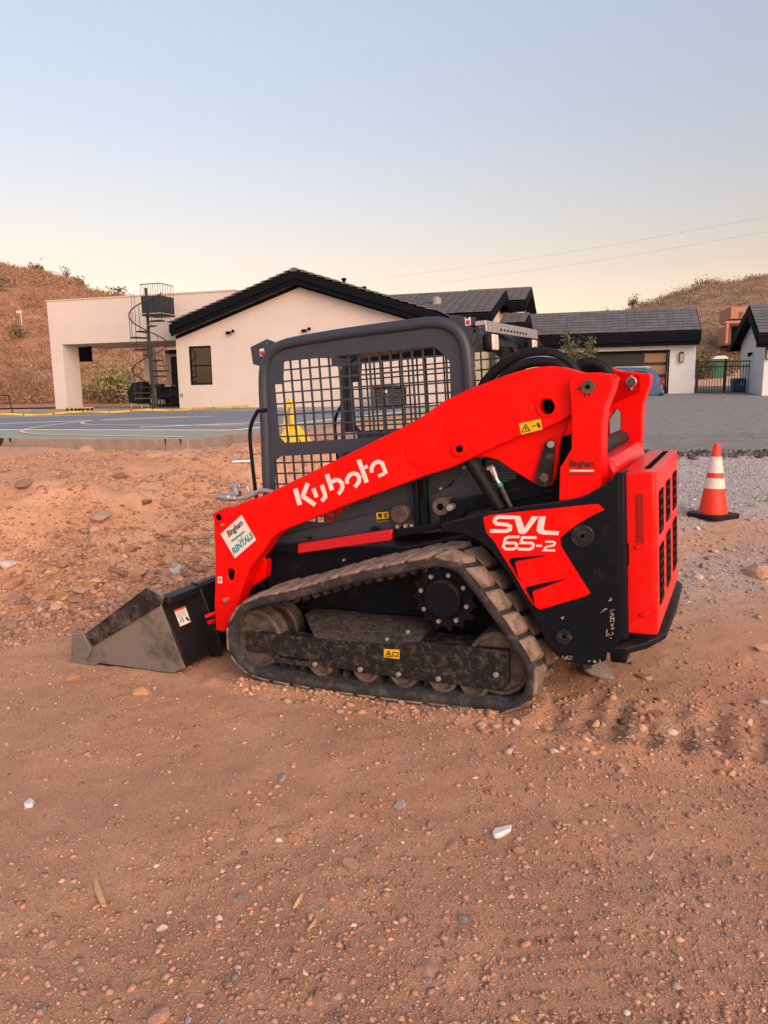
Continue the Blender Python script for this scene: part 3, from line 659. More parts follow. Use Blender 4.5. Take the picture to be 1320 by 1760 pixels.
# ================================================================== buildings
MT['stucco'] = mat('white_stucco', (.64, .60, .56), .92, spec=.2, var=.05, vs=.7, bump=.3, bs=14)
MT['stucco_in'] = mat('beige_stucco', (.58, .50, .43), .92, spec=.2, var=.04, vs=2)
MT['trim'] = mat('black_trim', (.007, .009, .013), .8, spec=.06); MT['stucco_w'] = mat('bright_white_stucco', (.75, .80, .81), .92, spec=.2, var=.03, vs=1.2, bump=.12, bs=25)
MT['tile'] = mat('charcoal_roof_tile', (.125, .132, .145), .8, var=.2, vs=6, rndv=.14)
MT['tile_mass'] = mat('charcoal_roof_tile_far', (.120, .128, .140), .8, c2=(.145, .152, .165), vs=3)
MT['under'] = mat('roof_underlay', (.02, .02, .02), .9)
MT['dglass'] = mat('dark_window_glass', (.012, .014, .016), .04, spec=.9)
MT['door_black'] = mat('black_door_panel', (.022, .022, .025), .5)
MT['iron'] = mat('black_iron', (.014, .014, .016), .5)
TILE = None
class Site:
    """a building's own frame: a to the right along the front, w into the building, z up"""
    def __init__(s, o, rot=A_ROT):
        s.u = V((math.cos(rot), -math.sin(rot), 0)); s.w = V((math.sin(rot), math.cos(rot), 0)); s.m = frame(o, s.u, s.w); s.i = s.m.inverted(); s.i3 = s.i.to_3x3(); s.c = s.i @ CAM
    def hw(s, px, py, w=0): d = s.i3 @ ray(px, py); p = s.c + d*((w - s.c.y)/d.y); return p.x, p.z
    def ha(s, px, py, a): d = s.i3 @ ray(px, py); p = s.c + d*((a - s.c.x)/d.x); return p.y, p.z
    def hz(s, px, py, z): d = s.i3 @ ray(px, py); p = s.c + d*((z - s.c.z)/d.z); return p.x, p.y
def tiles(parent, origin, along, upslope, nrm_, length, rise, quota, tw=.33, ex=.30):
    """roof tiles laid in courses on a slope given by its lower left corner and directions (parent space)"""
    global TILE
    if TILE is None:
        b = MB(); b.add([(.003, 0, .045), (.327, 0, .045), (.327, .40, -.012), (.003, .40, -.012), (.003, 0, .070), (.10, 0, .076), (.23, 0, .076), (.327, 0, .070), (.003, .40, .022), (.10, .40, .036), (.23, .40, .036), (.327, .40, .022)],
              [(0, 1, 7, 6, 5, 4), (4, 5, 9, 8), (5, 6, 10, 9), (6, 7, 11, 10), (0, 4, 8, 3), (1, 2, 11, 7), (3, 8, 9, 10, 11, 2), (0, 3, 2, 1)])
        TILE = b
    X, Y, Z = V(along).normalized(), V(upslope).normalized(), V(nrm_).normalized(); O = V(origin)
    nc, nr = max(1, int(round(length/tw))), max(1, int(round(rise/ex))); sx = length/nc; sy = rise/nr
    spots = [(c*sx, r*sy, r) for r in range(nr) for c in range(nc)]; rest = []
    rr = random.Random(nc*7+nr)
    spots_s = spots if len(spots) <= quota else None
    keep = set(range(len(spots))) if spots_s else set(sorted(range(len(spots)), key=lambda i: ((parent.matrix_world @ (O + X*spots[i][0] + Y*spots[i][1])) - CAM).length)[:quota])
    mb = MB()
    for i, (x, y, r) in enumerate(spots):
        p = O + X*(x + (sx*.0)) + Y*y + Z*(.012 + rr.uniform(0, .008))
        m = Matrix((X*(sx/.33), Y, Z)).transposed().to_4x4(); m.translation = p
        if i in keep:
            if 'me' not in tiles.__dict__: o = TILE.build('roof_tile', MT['tile'], parent, smooth=20); tiles.me = o.data
            else: o = link('roof_tile', tiles.me, parent)
            o.matrix_basis = m
        else: mb.add([m @ V(q) for q in TILE.v], TILE.f)
    if mb.v: o = mb.build('roof_tile_field', MT['tile_mass'], parent, recalc=False, smooth=20); o['kind'] = 'stuff'
def gable_roof_u(root, a0, a1, w0, wr, w1, ze, zr, quota, back=True, th=.10, fas=.34):
    """roof with its ridge along a; front eave at w0, ridge at wr, back eave at w1"""
    b = MB(); b.add([(a0, w0, ze), (a1, w0, ze), (a1, wr, zr), (a0, wr, zr), (a0, w1, ze), (a1, w1, ze), (a0, w0, ze-th), (a1, w0, ze-th), (a1, wr, zr-th), (a0, wr, zr-th), (a0, w1, ze-th), (a1, w1, ze-th)],
                    [(0, 1, 2, 3), (3, 2, 5, 4), (6, 9, 8, 7), (9, 10, 11, 8), (0, 6, 7, 1), (4, 5, 11, 10), (1, 7, 8, 2), (2, 8, 11, 5), (0, 3, 9, 6), (3, 4, 10, 9)]); roof = b.build('roof', MT['under'], root, smooth=0)
    b = MB(); b.box(a0-.02, a1+.02, w0-.05, w0-.005, ze-th-fas*.75, ze-.02); b.build('eave_fascia', MT['trim'], roof); b = MB(); b.box(a0, a1, w0+.02, w0+.40, ze-th-fas*1.1, ze-th-fas*.3); b.build('soffit_board', MT['trim'], roof); b = MB(); b.box(a0, a1, w1+.005, w1+.05, ze-th-fas*.75, ze-.02); b.build('eave_fascia', MT['trim'], roof)
    for a, e in ((a0, -.05), (a1, .05)):
        b = MB()
        for (p, q) in (((w0, ze), (wr, zr)), ((wr, zr), (w1, ze))):
            b.hexa([(a, p[0], p[1]+.02), (a, q[0], q[1]+.02), (a, q[0], q[1]-th-fas*.8), (a, p[0], p[1]-th-fas*.8)], [(a+e, p[0], p[1]+.02), (a+e, q[0], q[1]+.02), (a+e, q[0], q[1]-th-fas*.8), (a+e, p[0], p[1]-th-fas*.8)])
        b.build('rake_fascia', MT['trim'], roof)
    s = math.hypot(wr-w0, zr-ze); up = V((0, wr-w0, zr-ze)); nn = V((0, -(zr-ze), wr-w0))
    tiles(roof, (a0, w0-.06, ze), (1, 0, 0), up, nn, a1-a0, s, quota)
    tiles(roof, (a1, w1+.06, ze), (-1, 0, 0), V((0, wr-w1, zr-ze)), V((0, zr-ze, wr-w0)), a1-a0, math.hypot(wr-w1, zr-ze), 0)
    b = MB(); n = max(2, int((a1-a0)/.4))
    for i in range(n): x = a0 + (a1-a0)*i/n; b.plate([(wr-.13, zr-.02), (wr-.08, zr+.085), (wr+.08, zr+.085), (wr+.13, zr-.02)], x+.01, x+(a1-a0)/n+.03, lambda u, v, t: (t, u, v))
    b.build('ridge_cap', MT['tile'], roof); return roof
def window(root, a0, a1, z0, z1, w, bars=1, parent=None):
    b = MB(); t = .06
    for q in ((a0, a1, z0, z0+t), (a0, a1, z1-t, z1), (a0, a0+t, z0+t, z1-t), (a1-t, a1, z0+t, z1-t), (a0+t, a1-t, (z0+z1)/2-.025, (z0+z1)/2+.025))[:4+bars]: b.box(q[0], q[1], w-.025, w+.05, q[2], q[3])
    f = b.build('window', MT['trim'], parent or root); b = MB(); b.box(a0+t, a1-t, w+.005, w+.012, z0+t, z1-t); b.build('pane', MT['dglass'], f); return f
def wall_open(name, root, a0, a1, z0, z1, w0, w1, holes, m):
    """front wall with rectangular openings (a0,a1,z0,z1)"""
    b = MB(); b.plate([(a0, z0), (a1, z0), (a1, z1), (a0, z1)], w0, w1, lambda u, v, t: (u, t, v), [[(h[0], h[2]), (h[1], h[2]), (h[1], h[3]), (h[0], h[3])] for h in holes]); return b.build(name, m, root, smooth=0)
# ---- the gabled house with its patio wing
sA = Site(at_z(309, 700.5, PAD_Z))
house = empty('gabled_house', sA.m); tag(house, 'white stucco house with black gable and flat-roofed open patio wing at left', 'house')
aA, zA = sA.hw(505, 465, -.45); aL, zL = sA.hw(292, 557, -.45); aR = 2*aA - aL
zw = zL - .16; a0w, a1w = 0.0, 2*aA
wa, wz = sA.hw(327, 662), sA.hw(362, 594); holes = [(wa[0], wz[0], wa[1], wz[1])]
slope = (zA - zL)/(aA - aL)
zew = zL + slope*(a0w - aL) - .18
b = MB(); b.plate([(a0w, -.3), (a1w, -.3), (a1w, zew), (aA, zA-.18), (a0w, zew)], 0, .25, lambda u, v, t: (u, t, v), [[(holes[0][0], holes[0][2]), (holes[0][1], holes[0][2]), (holes[0][1], holes[0][3]), (holes[0][0], holes[0][3])]])
b.build('gable_wall', MT['stucco'], house, smooth=0)
b = MB(); b.box(a0w, a0w+.25, .25, 11, -.3, zew); b.build('side_wall', MT['stucco'], house); b = MB(); b.box(a1w-.25, a1w, .25, 11, -.3, zew); b.build('side_wall', MT['stucco'], house)
window(house, *holes[0], .08)
b = MB(); th = .1
b.add([(aL, -.45, zL), (aA, -.45, zA), (aR, -.45, zL), (aL, 11, zL), (aA, 11, zA), (aR, 11, zL), (aL, -.45, zL-th), (aA, -.45, zA-th), (aR, -.45, zL-th), (aL, 11, zL-th), (aA, 11, zA-th), (aR, 11, zL-th)],
      [(0, 1, 4, 3), (1, 2, 5, 4), (6, 9, 10, 7), (7, 10, 11, 8), (0, 3, 9, 6), (2, 8, 11, 5), (0, 6, 7, 1), (1, 7, 8, 2), (3, 4, 10, 9), (4, 5, 11, 10)])
roofA = b.build('roof', MT['under'], house, smooth=0)
for (p, q) in (((aL, zL), (aA, zA)), ((aA, zA), (aR, zL))):
    b = MB()
    for (d0, d1, t0, t1) in ((-.02, -.26, -.50, -.455), (-.24, -.44, -.44, -.40), (-.40, -.50, -.12, -.005)):
        b.hexa([(p[0], t0, p[1]+d0), (q[0], t0, q[1]+d0), (q[0], t0, q[1]+d1), (p[0], t0, p[1]+d1)], [(p[0], t1, p[1]+d0), (q[0], t1, q[1]+d0), (q[0], t1, q[1]+d1), (p[0], t1, p[1]+d1)])
    b.hexa([(p[0], -.40, p[1]-.11), (q[0], -.40, q[1]-.11), (q[0], -.40, q[1]-.16), (p[0], -.40, p[1]-.16)], [(p[0], .0, p[1]-.11), (q[0], .0, q[1]-.11), (q[0], .0, q[1]-.16), (p[0], .0, p[1]-.16)])
    b.build('rake_fascia', MT['trim'], roofA)
b = MB(); b.box(aL-.05, aL, -.45, 11, zL-.32, zL-.02); b.build('eave_fascia', MT['trim'], roofA); b = MB(); b.box(aR, aR+.05, -.45, 11, zL-.32, zL-.02); b.build('eave_fascia', MT['trim'], roofA)
ls = math.hypot(aA-aL, zA-zL)
tiles(roofA, (aR+.06, -.52, zL), (0, 1, 0), V((aA-aR, 0, zA-zL)), V((zA-zL, 0, aA-aL)), 11.4, ls, 150)
tiles(roofA, (aL-.06, 10.9, zL), (0, -1, 0), V((aA-aL, 0, zA-zL)), V((-(zA-zL), 0, aA-aL)), 11.4, ls, 150)
b = MB()
for i in range(29): y = -.52 + i*.4; b.plate([(aA-.14, zA-.03), (aA-.08, zA+.09), (aA+.08, zA+.09), (aA+.14, zA-.03)], y+.01, y+.42, lambda u, v, t: (u, t, v))
b.build('ridge_cap', MT['tile'], roofA)
for a, w in ((aA+1.25, 1.2), (aA+1.3, 3.5)):
    b = MB(); b.cyl((a, w, zA-.7), (a, w, zA-.15), .05, 10); b.cyl((a, w, zA-.18), (a, w, zA-.10), .09, 10); b.build('roof_vent', MT['trim'], roofA)
for px, py in ((399, 570), (529, 566.5)):                       # twin security lights
    a, z = sA.hw(px, py); b = MB(); b.cyl((a, 0, z), (a, -.06, z), .06, 12); fl = b.build('flood_light', MT['stucco'], house)
    for s_ in (-1, 1):
        b = MB(); b.cyl((a+s_*.05, -.06, z+.03*s_), (a+s_*.13, -.20, z-.03+.03*s_), .045, 10, .06); b.build('lamp_head', MT['trim'], fl)
a, z = sA.hw(313, 679); b = MB(); b.box(a-.05, a+.05, -.05, 0, z-.06, z+.06); b.build('outlet_box', MT['greyink'], house, .01)
# patio wing
PW = .35
pl, zt0 = sA.hw(80, 519, PW); _, zt1 = sA.hw(298, 505.5, PW); ztop = (zt0+zt1)/2; zbm = sA.hw(200, 588.5, PW)[1]; pr_ = sA.hw(107.5, 600, PW)[0]
b = MB(); b.box(pl, a0w-.002, PW, PW+.30, zbm, ztop); b.build('parapet_beam', MT['stucco'], house)
aP = sA.hw(404, 503, PW)[0]; b = MB(); b.box(a0w+.002, aP, PW, PW+.30, zew-.3, ztop); b.build('rear_parapet', MT['stucco'], house)
b = MB(); b.box(pl-.02, a0w, PW-.03, PW+.33, ztop, ztop+.05); b.box(a0w+.001, aP+.03, PW-.03, PW+.33, ztop, ztop+.05); b.build('parapet_cap', MT['stucco_in'], house)
b = MB(); b.box(pl, pr_, PW+.002, PW+.95, -.3, zbm); b.build('pillar', MT['stucco'], house)
b = MB(); b.box(pl+.002, a0w-.003, PW+.302, PW+3.6, zbm+.02, zbm+.30); b.build('patio_ceiling', MT['stucco_in'], house)
b = MB(); b.box(pl, pl+.3, PW+.302, PW+3.6, zbm+.005, ztop-.01); b.build('side_parapet', MT['stucco'], house)
wb = PW+3.3; ac, _ = sA.hw(248, 650, wb); ac2, _ = sA.hw(260, 650, wb)
b = MB(); b.box(ac, ac2, wb, wb+.5, -.3, zbm+.02); b.build('pillar', MT['stucco'], house)
b = MB(); b.box(ac2+.002, a0w, wb+1.2, wb+1.4, -.3, zbm+.02); b.build('back_wall', MT['stucco_in'], house)
ad, _ = sA.hw(295, 650, wb+1.1); b = MB(); b.box(ad, a0w-.05, wb+1.12, wb+1.19, -.1, 2.15); sd = b.build('sliding_door', MT['trim'], house); b = MB(); b.box(ad+.06, a0w-.1, wb+1.105, wb+1.118, 0, 2.08); b.build('pane', MT['dglass'], sd)
b = MB(); b.box(ad-.2, a0w-.05, wb+1.0, wb+1.18, 2.28, 2.45); b.build('door_header', MT['trim'], house)
b = MB(); b.box(pl-.4, a0w+9.4, -.6, 5.2, -.25, -.02); b.build('patio_slab', MT['concrete'], house, .02)
# wings behind
def wing(px_e, px_r, px_b, w0, a_left, wallz, quota, drop=.0):
    a1, ze = sA.hw(*px_e, w0); wr, zr = sA.ha(*px_r, a1); w1 = 2*wr - w0
    gable_roof_u(house, a_left, a1, w0, wr, w1, ze, zr, quota, fas=.30)
    b = MB(); ai = a1-.42; b.plate([(w0+.5, -.3), (w1-.5, -.3), (w1-.5, ze+.05), (wr, zr-.22), (w0+.5, ze+.05)], ai-.2, ai, lambda u, v, t: (t, u, v)); b.build('wing_gable_wall', MT['stucco'], house, smooth=0)
    b = MB(); b.box(a_left+.2, ai-.2, w0+.5, w0+.7, -.3, ze-.05); b.build('wing_front_wall', MT['stucco'], house); return a1, ze, wr, zr
wB = wing((843, 538), (869, 500), None, 3.0, aA+.6, 0, 220)
wC = wing((902, 517), (913, 496), None, 9.0, aR-1.0, 0, 60)
wD = wing((902, 556), (909, 541), None, 4.6, sA.hw(858, 556, 4.6)[0], 0, 60)
a, z = sA.hw(745, 511, 4.4); b = MB(); b.cyl((a, 5.0, z-.25), (a, 5.0, z+.02), .20, 16, .18); b.cyl((a, 5.0, z+.02), (a, 5.0, z+.10), .18, 16, .06); b.build('roof_vent', MT['acgrey'] if 'acgrey' in MT else mat('vent_grey', (.30, .29, .29), .6), house)
# air conditioner by the wall
asx, asz = sA.hw(641, 707, -1.1); a2, z2 = sA.hw(690, 662, -1.1)
ac_root = empty('air_conditioner', sA.m @ Matrix.Translation((asx, -1.1, 0))); tag(ac_root, 'grey louvred air conditioner unit by the wall, seen through the cab screens', 'air conditioner')
wd = a2-asx; hh_ = z2; MT['acgrey'] = mat('ac_grey', (.10, .10, .105), .6)
b = MB(); b.box(.04, wd-.04, .04, .8, .05, hh_-.05); b.build('coil_core', MT['trim'], ac_root); b = MB(); b.box(0, wd, 0, .85, hh_-.08, hh_); b.build('top_cover', MT['acgrey'], ac_root, .02); b = MB(); b.box(0, wd, 0, .85, 0, .06); b.build('base_pan', MT['acgrey'], ac_root)
for x in (0, wd*.48, wd-.05): b = MB(); b.box(x, x+.05, -.005, .05, .06, hh_-.08); b.build('corner_post', MT['acgrey'], ac_root)
n = int((hh_-.14)/.055)
for i in range(n): z = .08 + i*.055; b = MB(); b.box(.05, wd-.05, .002, .02, z, z+.025); b.build('louver', MT['acgrey'], ac_root)
a_, z_ = sA.hw(660, 670, -1.1); b = MB(); b.box(wd*.3, wd*.5, -.012, -.006, hh_-.24, hh_-.16); b.build('name_plate', MT['white'], ac_root)
# spiral staircase in front of the patio
sp_a, sp_z = sA.hw(264, 704, -.9); H0 = 0.0
st_top = sA.hw(249.5, 495, -.9)[1]; root = empty('spiral_staircase', sA.m @ Matrix.Translation((sp_a, -.9, 0))); tag(root, 'black metal spiral staircase rising to the flat patio roof', 'staircase')
b = MB(); b.cyl((0, 0, -.05), (0, 0, st_top), .055, 14); b.build('centre_pole', MT['iron'], root)
Rs = .66; NS = 16; zl_ = sA.hw(270, 541, -.9)[1]
def ang(z): return math.pi + (z-.30)/(zl_-.45)*3*math.pi
for i in range(NS):
    z = .2 + (zl_-.4)*i/(NS-1); t = ang(z); d = .30; b = MB()
    P_ = [(.05*math.cos(t-d), .05*math.sin(t-d)), (Rs*math.cos(t-d*.9), Rs*math.sin(t-d*.9)), (Rs*math.cos(t+d*.9), Rs*math.sin(t+d*.9)), (.05*math.cos(t+d), .05*math.sin(t+d))]
    b.plate(P_, z-.05, z, lambda u, v, k: (u, v, k)); b.build('tread', MT['iron'], root)
    b = MB(); x, y = (Rs-.02)*math.cos(t), (Rs-.02)*math.sin(t); b.cyl((x, y, z-.03), (x, y, z+.90), .010, 6); b.build('baluster', MT['iron'], root)
b = MB(); b.tube([((Rs-.02)*math.cos(ang(z)), (Rs-.02)*math.sin(ang(z)), z+.90) for z in [.1 + (zl_-.25)*i/70 for i in range(71)]], .020, 8); b.build('handrail', MT['iron'], root)
b = MB(); b.box(0, .82, -.35, .5, zl_-.06, zl_); ld = b.build('landing', MT['iron'], root)
b = MB(); b.box(.03, .80, -.352, -.335, zl_+.03, zl_+.62); b.box(.79, .805, -.33, .5, zl_+.03, zl_+.62); b.build('landing_panel', mat('dark_blue_panel', (.012, .022, .032), .5), ld)
for i in range(9): b = MB(); x = .02+i*.098; b.cyl((x, -.35, zl_), (x, -.35, zl_+1.03), .009, 6); b.build('rail_bar', MT['iron'], ld)
for i in range(5): b = MB(); y = -.2+i*.17; b.cyl((.81, y, zl_), (.81, y, zl_+1.03), .009, 6); b.build('rail_bar', MT['iron'], ld)
b = MB(); b.tube([(0, -.35, zl_+1.03), (.81, -.35, zl_+1.03), (.81, .5, zl_+1.03)], .016, 6); b.build('top_rail', MT['iron'], ld)
for x in (-.24, -.12): b = MB(); b.cyl((x-.25, -.2, zl_-.3), (x-.25, -.2, zl_+.78), .009, 6); b.build('rail_bar', MT['iron'], ld)
# patio things
def on_site(name, a, w, label, cat, z=0, site=sA): r_ = empty(name, site.m @ Matrix.Translation((a, w, z))); tag(r_, label, cat); return r_
a, z = sA.hw(241, 690, .9); r_ = on_site('covered_grill', a, .9, 'barbecue grill under a black fitted cover beside the spiral stair', 'grill')
b = MB(); b.add([(-.30, -.3, .18), (.28, -.3, .14), (.28, .3, .14), (-.30, .3, .18), (-.36, -.34, .62), (.34, -.34, .80), (.34, .34, .80), (-.36, .34, .62), (-.16, -.22, .98), (.30, -.22, 1.02), (.30, .22, 1.02), (-.16, .22, .98)], [(0, 3, 2, 1), (0, 1, 5, 4), (1, 2, 6, 5), (2, 3, 7, 6), (3, 0, 4, 7), (4, 5, 9, 8), (5, 6, 10, 9), (6, 7, 11, 10), (7, 4, 8, 11), (8, 9, 10, 11)]); b.build('cover', MT['rubber_hose'], r_, .04, seg=3)
for x in (-.24, .22):
    for y in (-.22, .22): b = MB(); b.cyl((x, y, 0), (x, y, .2), .03, 8); b.build('leg', MT['steel'], r_)
a, z = sA.hw(283, 700, 1.2); r_ = on_site('outdoor_kitchen_cart', a, 1.2, 'black outdoor kitchen cart with open shelves against the house corner', 'cart')
for zz_ in (.12, .42, .80): b = MB(); b.box(-.5, .5, -.3, .3, zz_-.03, zz_); b.build('shelf', MT['iron'], r_, .005)
for x in (-.48, -.02, .45):
    for y in (-.28, .26): b = MB(); b.box(x, x+.03, y, y+.03, 0, .78); b.build('leg', MT['iron'], r_)
b = MB(); b.box(-.45, .45, .24, .28, .02, .78); b.build('back_panel', MT['iron'], r_); b = MB(); b.box(-.30, -.05, -.15, .2, .80, .92); b.build('cooker', MT['iron'], r_, .03); b = MB(); b.box(.22, .44, -.2, .2, .80, .86); b.build('tray', MT['steel'], r_, .01)
b = MB(); b.box(-.12, .06, -.25, .0, .12, .30); b.build('shelf_box', MT['greyink'], r_)
a, z = sA.hw(145, 609, PW+1.9); r_ = on_site('wall_screen', a, PW+1.9, 'dark square television hanging beneath the patio roof behind the pillar', 'television', z)
b = MB(); b.box(-.36, .36, -.04, .04, -.31, .31); b.build('casing', MT['trim'], r_, .01); b = MB(); b.box(-.33, .33, -.046, -.041, -.28, .28); b.build('screen', MT['trim'], r_); b = MB(); b.cyl((0, 0, .3), (0, 0, zbm-z+.03), .03, 8); b.build('mount', MT['iron'], r_)
for px, lab in ((127, 'small wheeled dolly at the right side of the patio pillar'), (147, 'low wheeled dolly right of the patio pillar')):
    a, w = sA.hz(px, 706, 0); r_ = on_site('wheeled_dolly', a, w, lab, 'dolly'); r_['group'] = 'dollies at the patio pillar'
    b = MB(); b.box(-.22, .22, -.15, .15, .08, .12); b.build('deck', MT['wood'], r_, .005)
    for x in (-.17, .17):
        for y in (-.11, .11): b = MB(); b.cyl((x, y-.02, .04), (x, y+.02, .04), .04, 12); b.build('wheel', MT['rubber_hose'], r_)
p0 = at_z(22, 711, PAD_Z-.05); r_ = empty('metal_railing', frame(p0, UA, WA)); tag(r_, 'dark metal railing with leaning end post at the left edge of the court', 'railing')
b = MB(); b.tube([(0, 0, 0), (-.12, 0, .62)], .022, 8); b.build('post', MT['iron'], r_); b = MB(); b.tube([(-.12, 0, .60), (-2.2, 0, .52)], .016, 8); b.build('top_rail', MT['iron'], r_)
for i in range(9): b = MB(); b.cyl((-.3-i*.2, 0, 0), (-.3-i*.2, 0, .54), .004, 5); b.build('wire', MT['iron'], r_)
# caution tape: a long twisted ribbon low above the pad
def tape(px, z, label, h=.055):
    P_ = catmull([at_z(a, c, z) for a, c in px], 10, False); b = MB(); n = len(P_)
    vv = []
    for i, p in enumerate(P_):
        t = .6*math.sin(i*.7) ; vv += [p + V((0, -math.sin(t)*h/2, math.cos(t)*h/2 + .02*math.sin(i*.45))), p - V((0, -math.sin(t)*h/2, math.cos(t)*h/2 - .02*math.sin(i*.45)))]
    b.add(vv + [q + V((0, .002, 0)) for q in vv], [(2*i, 2*i+2, 2*i+3, 2*i+1) for i in range(n-1)] + [(2*n+2*i, 2*n+2*i+1, 2*n+2*i+3, 2*n+2*i+2) for i in range(n-1)])
    o = b.build('caution_tape', mat('caution_yellow', (.80, .50, .02), .5, c2=(.62, .36, .02), vs=5), None, recalc=False); tag(o, label, 'tape')
    for i in range(3, n-1, 5):
        p, q = P_[i], P_[i].lerp(P_[i+1], .25); b = MB(); dz = V((0, -.004, .02*math.sin(i*.45))); b.hexa([p+dz+V((0, 0, -.018)), q+dz+V((0, 0, -.018)), q+dz+V((0, 0, .018)), p+dz+V((0, 0, .018))], [p+dz+V((0, -.002, -.018)), q+dz+V((0, -.002, -.018)), q+dz+V((0, -.002, .018)), p+dz+V((0, -.002, .018))]); b.build('printed_mark', MT['ink'], o)
tape([(-30, 713), (60, 711.5), (160, 708), (240, 705.5), (310, 703.5), (380, 700), (452, 695.5), (560, 690)], 1.10, 'yellow caution tape stretched along the far edge of the court')
tape([(128, 683), (160, 680), (200, 678.5), (240, 677)], 1.42, 'thin yellow tape strung beyond the open patio', .04)
# yellow draped stand seen through the cab screen
p0 = ground_hit(505, 761); hp = (at_y(505, 683, p0.y)).z - p0.z
r_ = empty('yellow_stand', Matrix.Translation(p0)); tag(r_, 'yellow tapering folded stand with spread feet, seen through the near cab screen', 'stand')
MT['yel'] = mat('yellow_plastic', (.75, .50, .015), .5, var=.12, vs=10)
b = MB(); s_ = hp/.9; b.tube([(0, 0, .25*s_), (-.02, 0, .5*s_), (0, 0, .72*s_), (-.02, 0, .80*s_), (-.05, 0, .9*s_)], [.055*s_, .06*s_, .03*s_, .045*s_, .008], 8); b.build('body', MT['yel'], r_)
for x0, x1 in ((-.04, -.17), (.03, .20), (0, .02)): b = MB(); b.hexa([(x0-.05, -.04, .35*s_), (x0+.05, -.04, .35*s_), (x0+.05, .04, .35*s_), (x0-.05, .04, .35*s_)], [(x1-.07, -.10, -.02), (x1+.07, -.10, -.02), (x1+.07, .06, -.02), (x1-.07, .06, -.02)]); b.build('foot', MT['yel'], r_, .01)
b = MB(); b.tube([(-.06, -.05, .85*s_), (-.10, -.05, .5*s_), (-.12, -.05, .3*s_)], .018, 6); b.build('strap', MT['yel'], r_)
# pipe offcut beside the court
p0 = ground_hit(420, 798); b = MB(); b.cyl(p0 + V((-.15, 0, .03)), p0 + V((.1, .05, .03)), .035, 12); o = b.build('pipe_offcut', MT['steel']); tag(o, 'short grey pipe offcut lying on dirt beside the cab front', 'pipe')
# ---- garage
sG = Site(at_z(1192, 686.5, .97)); gar = empty('garage', sG.m); tag(gar, 'white stucco garage with long charcoal tile roof and black roll-up door', 'garage')
aE, zE = sG.hw(1204, 568.5, -.5); wR, zR = sG.ha(1195, 531, aE); aW = sG.hw(905, 590, 0)[0] - 3.0
gable_roof_u(gar, aW, aE, -.5, wR, 2*wR+.5, zE, zR, 300, fas=.42)
dR, dT = sG.hw(1149, 603.5); dL = dR - 5.0; zb = 0
wall_open('front_wall', gar, aW+.3, 0, -.4, zE-.12, 0, .22, [(dL, dR, -.02, dT)], MT['stucco_w'])
b = MB(); b.plate([(.225, -.4), (2*wR-.1, -.4), (2*wR-.1, zE-.1), (wR, zR-.2), (.225, zE-.1)], -.25, -.01, lambda u, v, t: (t, u, v)); b.build('end_wall', MT['stucco_w'], gar, smooth=0)
b = MB(); b.box(dL-.002, dR-.002, .30, .40, -.1, dT+.1); dr = b.build('garage_door', MT['door_black'], gar)
ph = dT/4.; MT['wg'] = mat('warm_lit_glass', (.26, .16, .09), .08, spec=.8)  # warm light in the upper panes is painted into this glass colour
for i in range(4):
    for j in range(4):
        x0 = dL + j*1.33 + .04; x1 = x0 + (1.25 if j < 3 else .90); z0 = i*ph + .03; z1 = z0 + ph - .06
        if j == 3: b = MB(); b.box(x0, x1, .285, .297, z0+.04, z1-.04); b.build('pane', MT['wg'] if i >= 2 else MT['dglass'], dr)
        else: b = MB(); b.box(x0, x1, .28, .299, z0, z1); b.build('door_panel', MT['door_black'], dr, .008)
b = MB(); b.box(dL-.08, dL, -.02, .2, 0, dT); b.box(dR, dR+.06, -.02, .2, 0, dT); b.box(dL-.08, dR+.06, -.025, .2, dT, dT+.06); b.build('door_trim', MT['trim'], gar)
def lantern(site, px, py, w, label, h=.42):
    a, z = site.hw(px, py, w); r_ = on_site('wall_lantern', a, w-.10, label, 'lantern', z, site)
    b = MB(); b.box(-.05, .05, .06, .10, -h*.5, h*.5); b.build('back_plate', MT['trim'], r_); b = MB(); b.box(-.085, .085, -.085, .06, h*.36, h*.46); b.box(-.05, .05, -.05, .05, h*.46, h*.55); b.box(-.085, .085, -.085, .06, -h*.5, -h*.45)
    for x in (-.08, .07):
        for y in (-.08, .045): b.box(x, x+.012, y, y+.012, -h*.46, h*.38)
    b.build('cage', MT['trim'], r_); b = MB(); b.box(-.07, .07, -.07, .045, -h*.45, h*.36); b.build('glass', mat('lantern_glass', (.45, .42, .36), .15), r_)
lantern(sG, 1171, 614, 0, 'black wall lantern on the garage right of the door')
a, z = sG.hw(1180, 588, 0); b = MB(); b.cyl((a, 0, z), (a, -.1, z), .05, 10); b.cyl((a, -.09, z-.07), (a, -.09, z+.03), .035, 10); b.build('camera_fixture', MT['trim'], gar)
b = MB(); b.box(dR+.06, .04, -.05, -.004, -.05, .1); b.build('base_trim', MT['stucco_in'], gar)
# ---- iron gate
gt = empty('iron_gate', sG.m); aG1, _ = sG.hw(1306, 650, 0); tag(gt, 'black iron picket gate between the garage and the right-hand house', 'gate'); gh = sG.hw(1250, 618.5, 0)[1]
for x, r in ((.12, .06), (aG1-.12, .075), (aG1*.48, .045)): b = MB(); b.box(x-r, x+r, -r+.2, r+.2, -.1, gh+.06); b.build('post', MT['iron'], gt, .005)
for z in (gh-.06, gh-.28, .14): b = MB(); b.box(.18, aG1-.2, .18, .22, z-.025, z+.025); b.build('rail', MT['iron'], gt)
n = 19
for i in range(n): x = .3 + (aG1-.6)*i/(n-1); b = MB(); b.box(x-.012, x+.012, .188, .212, .1, gh-.04); b.build('picket', MT['iron'], gt)
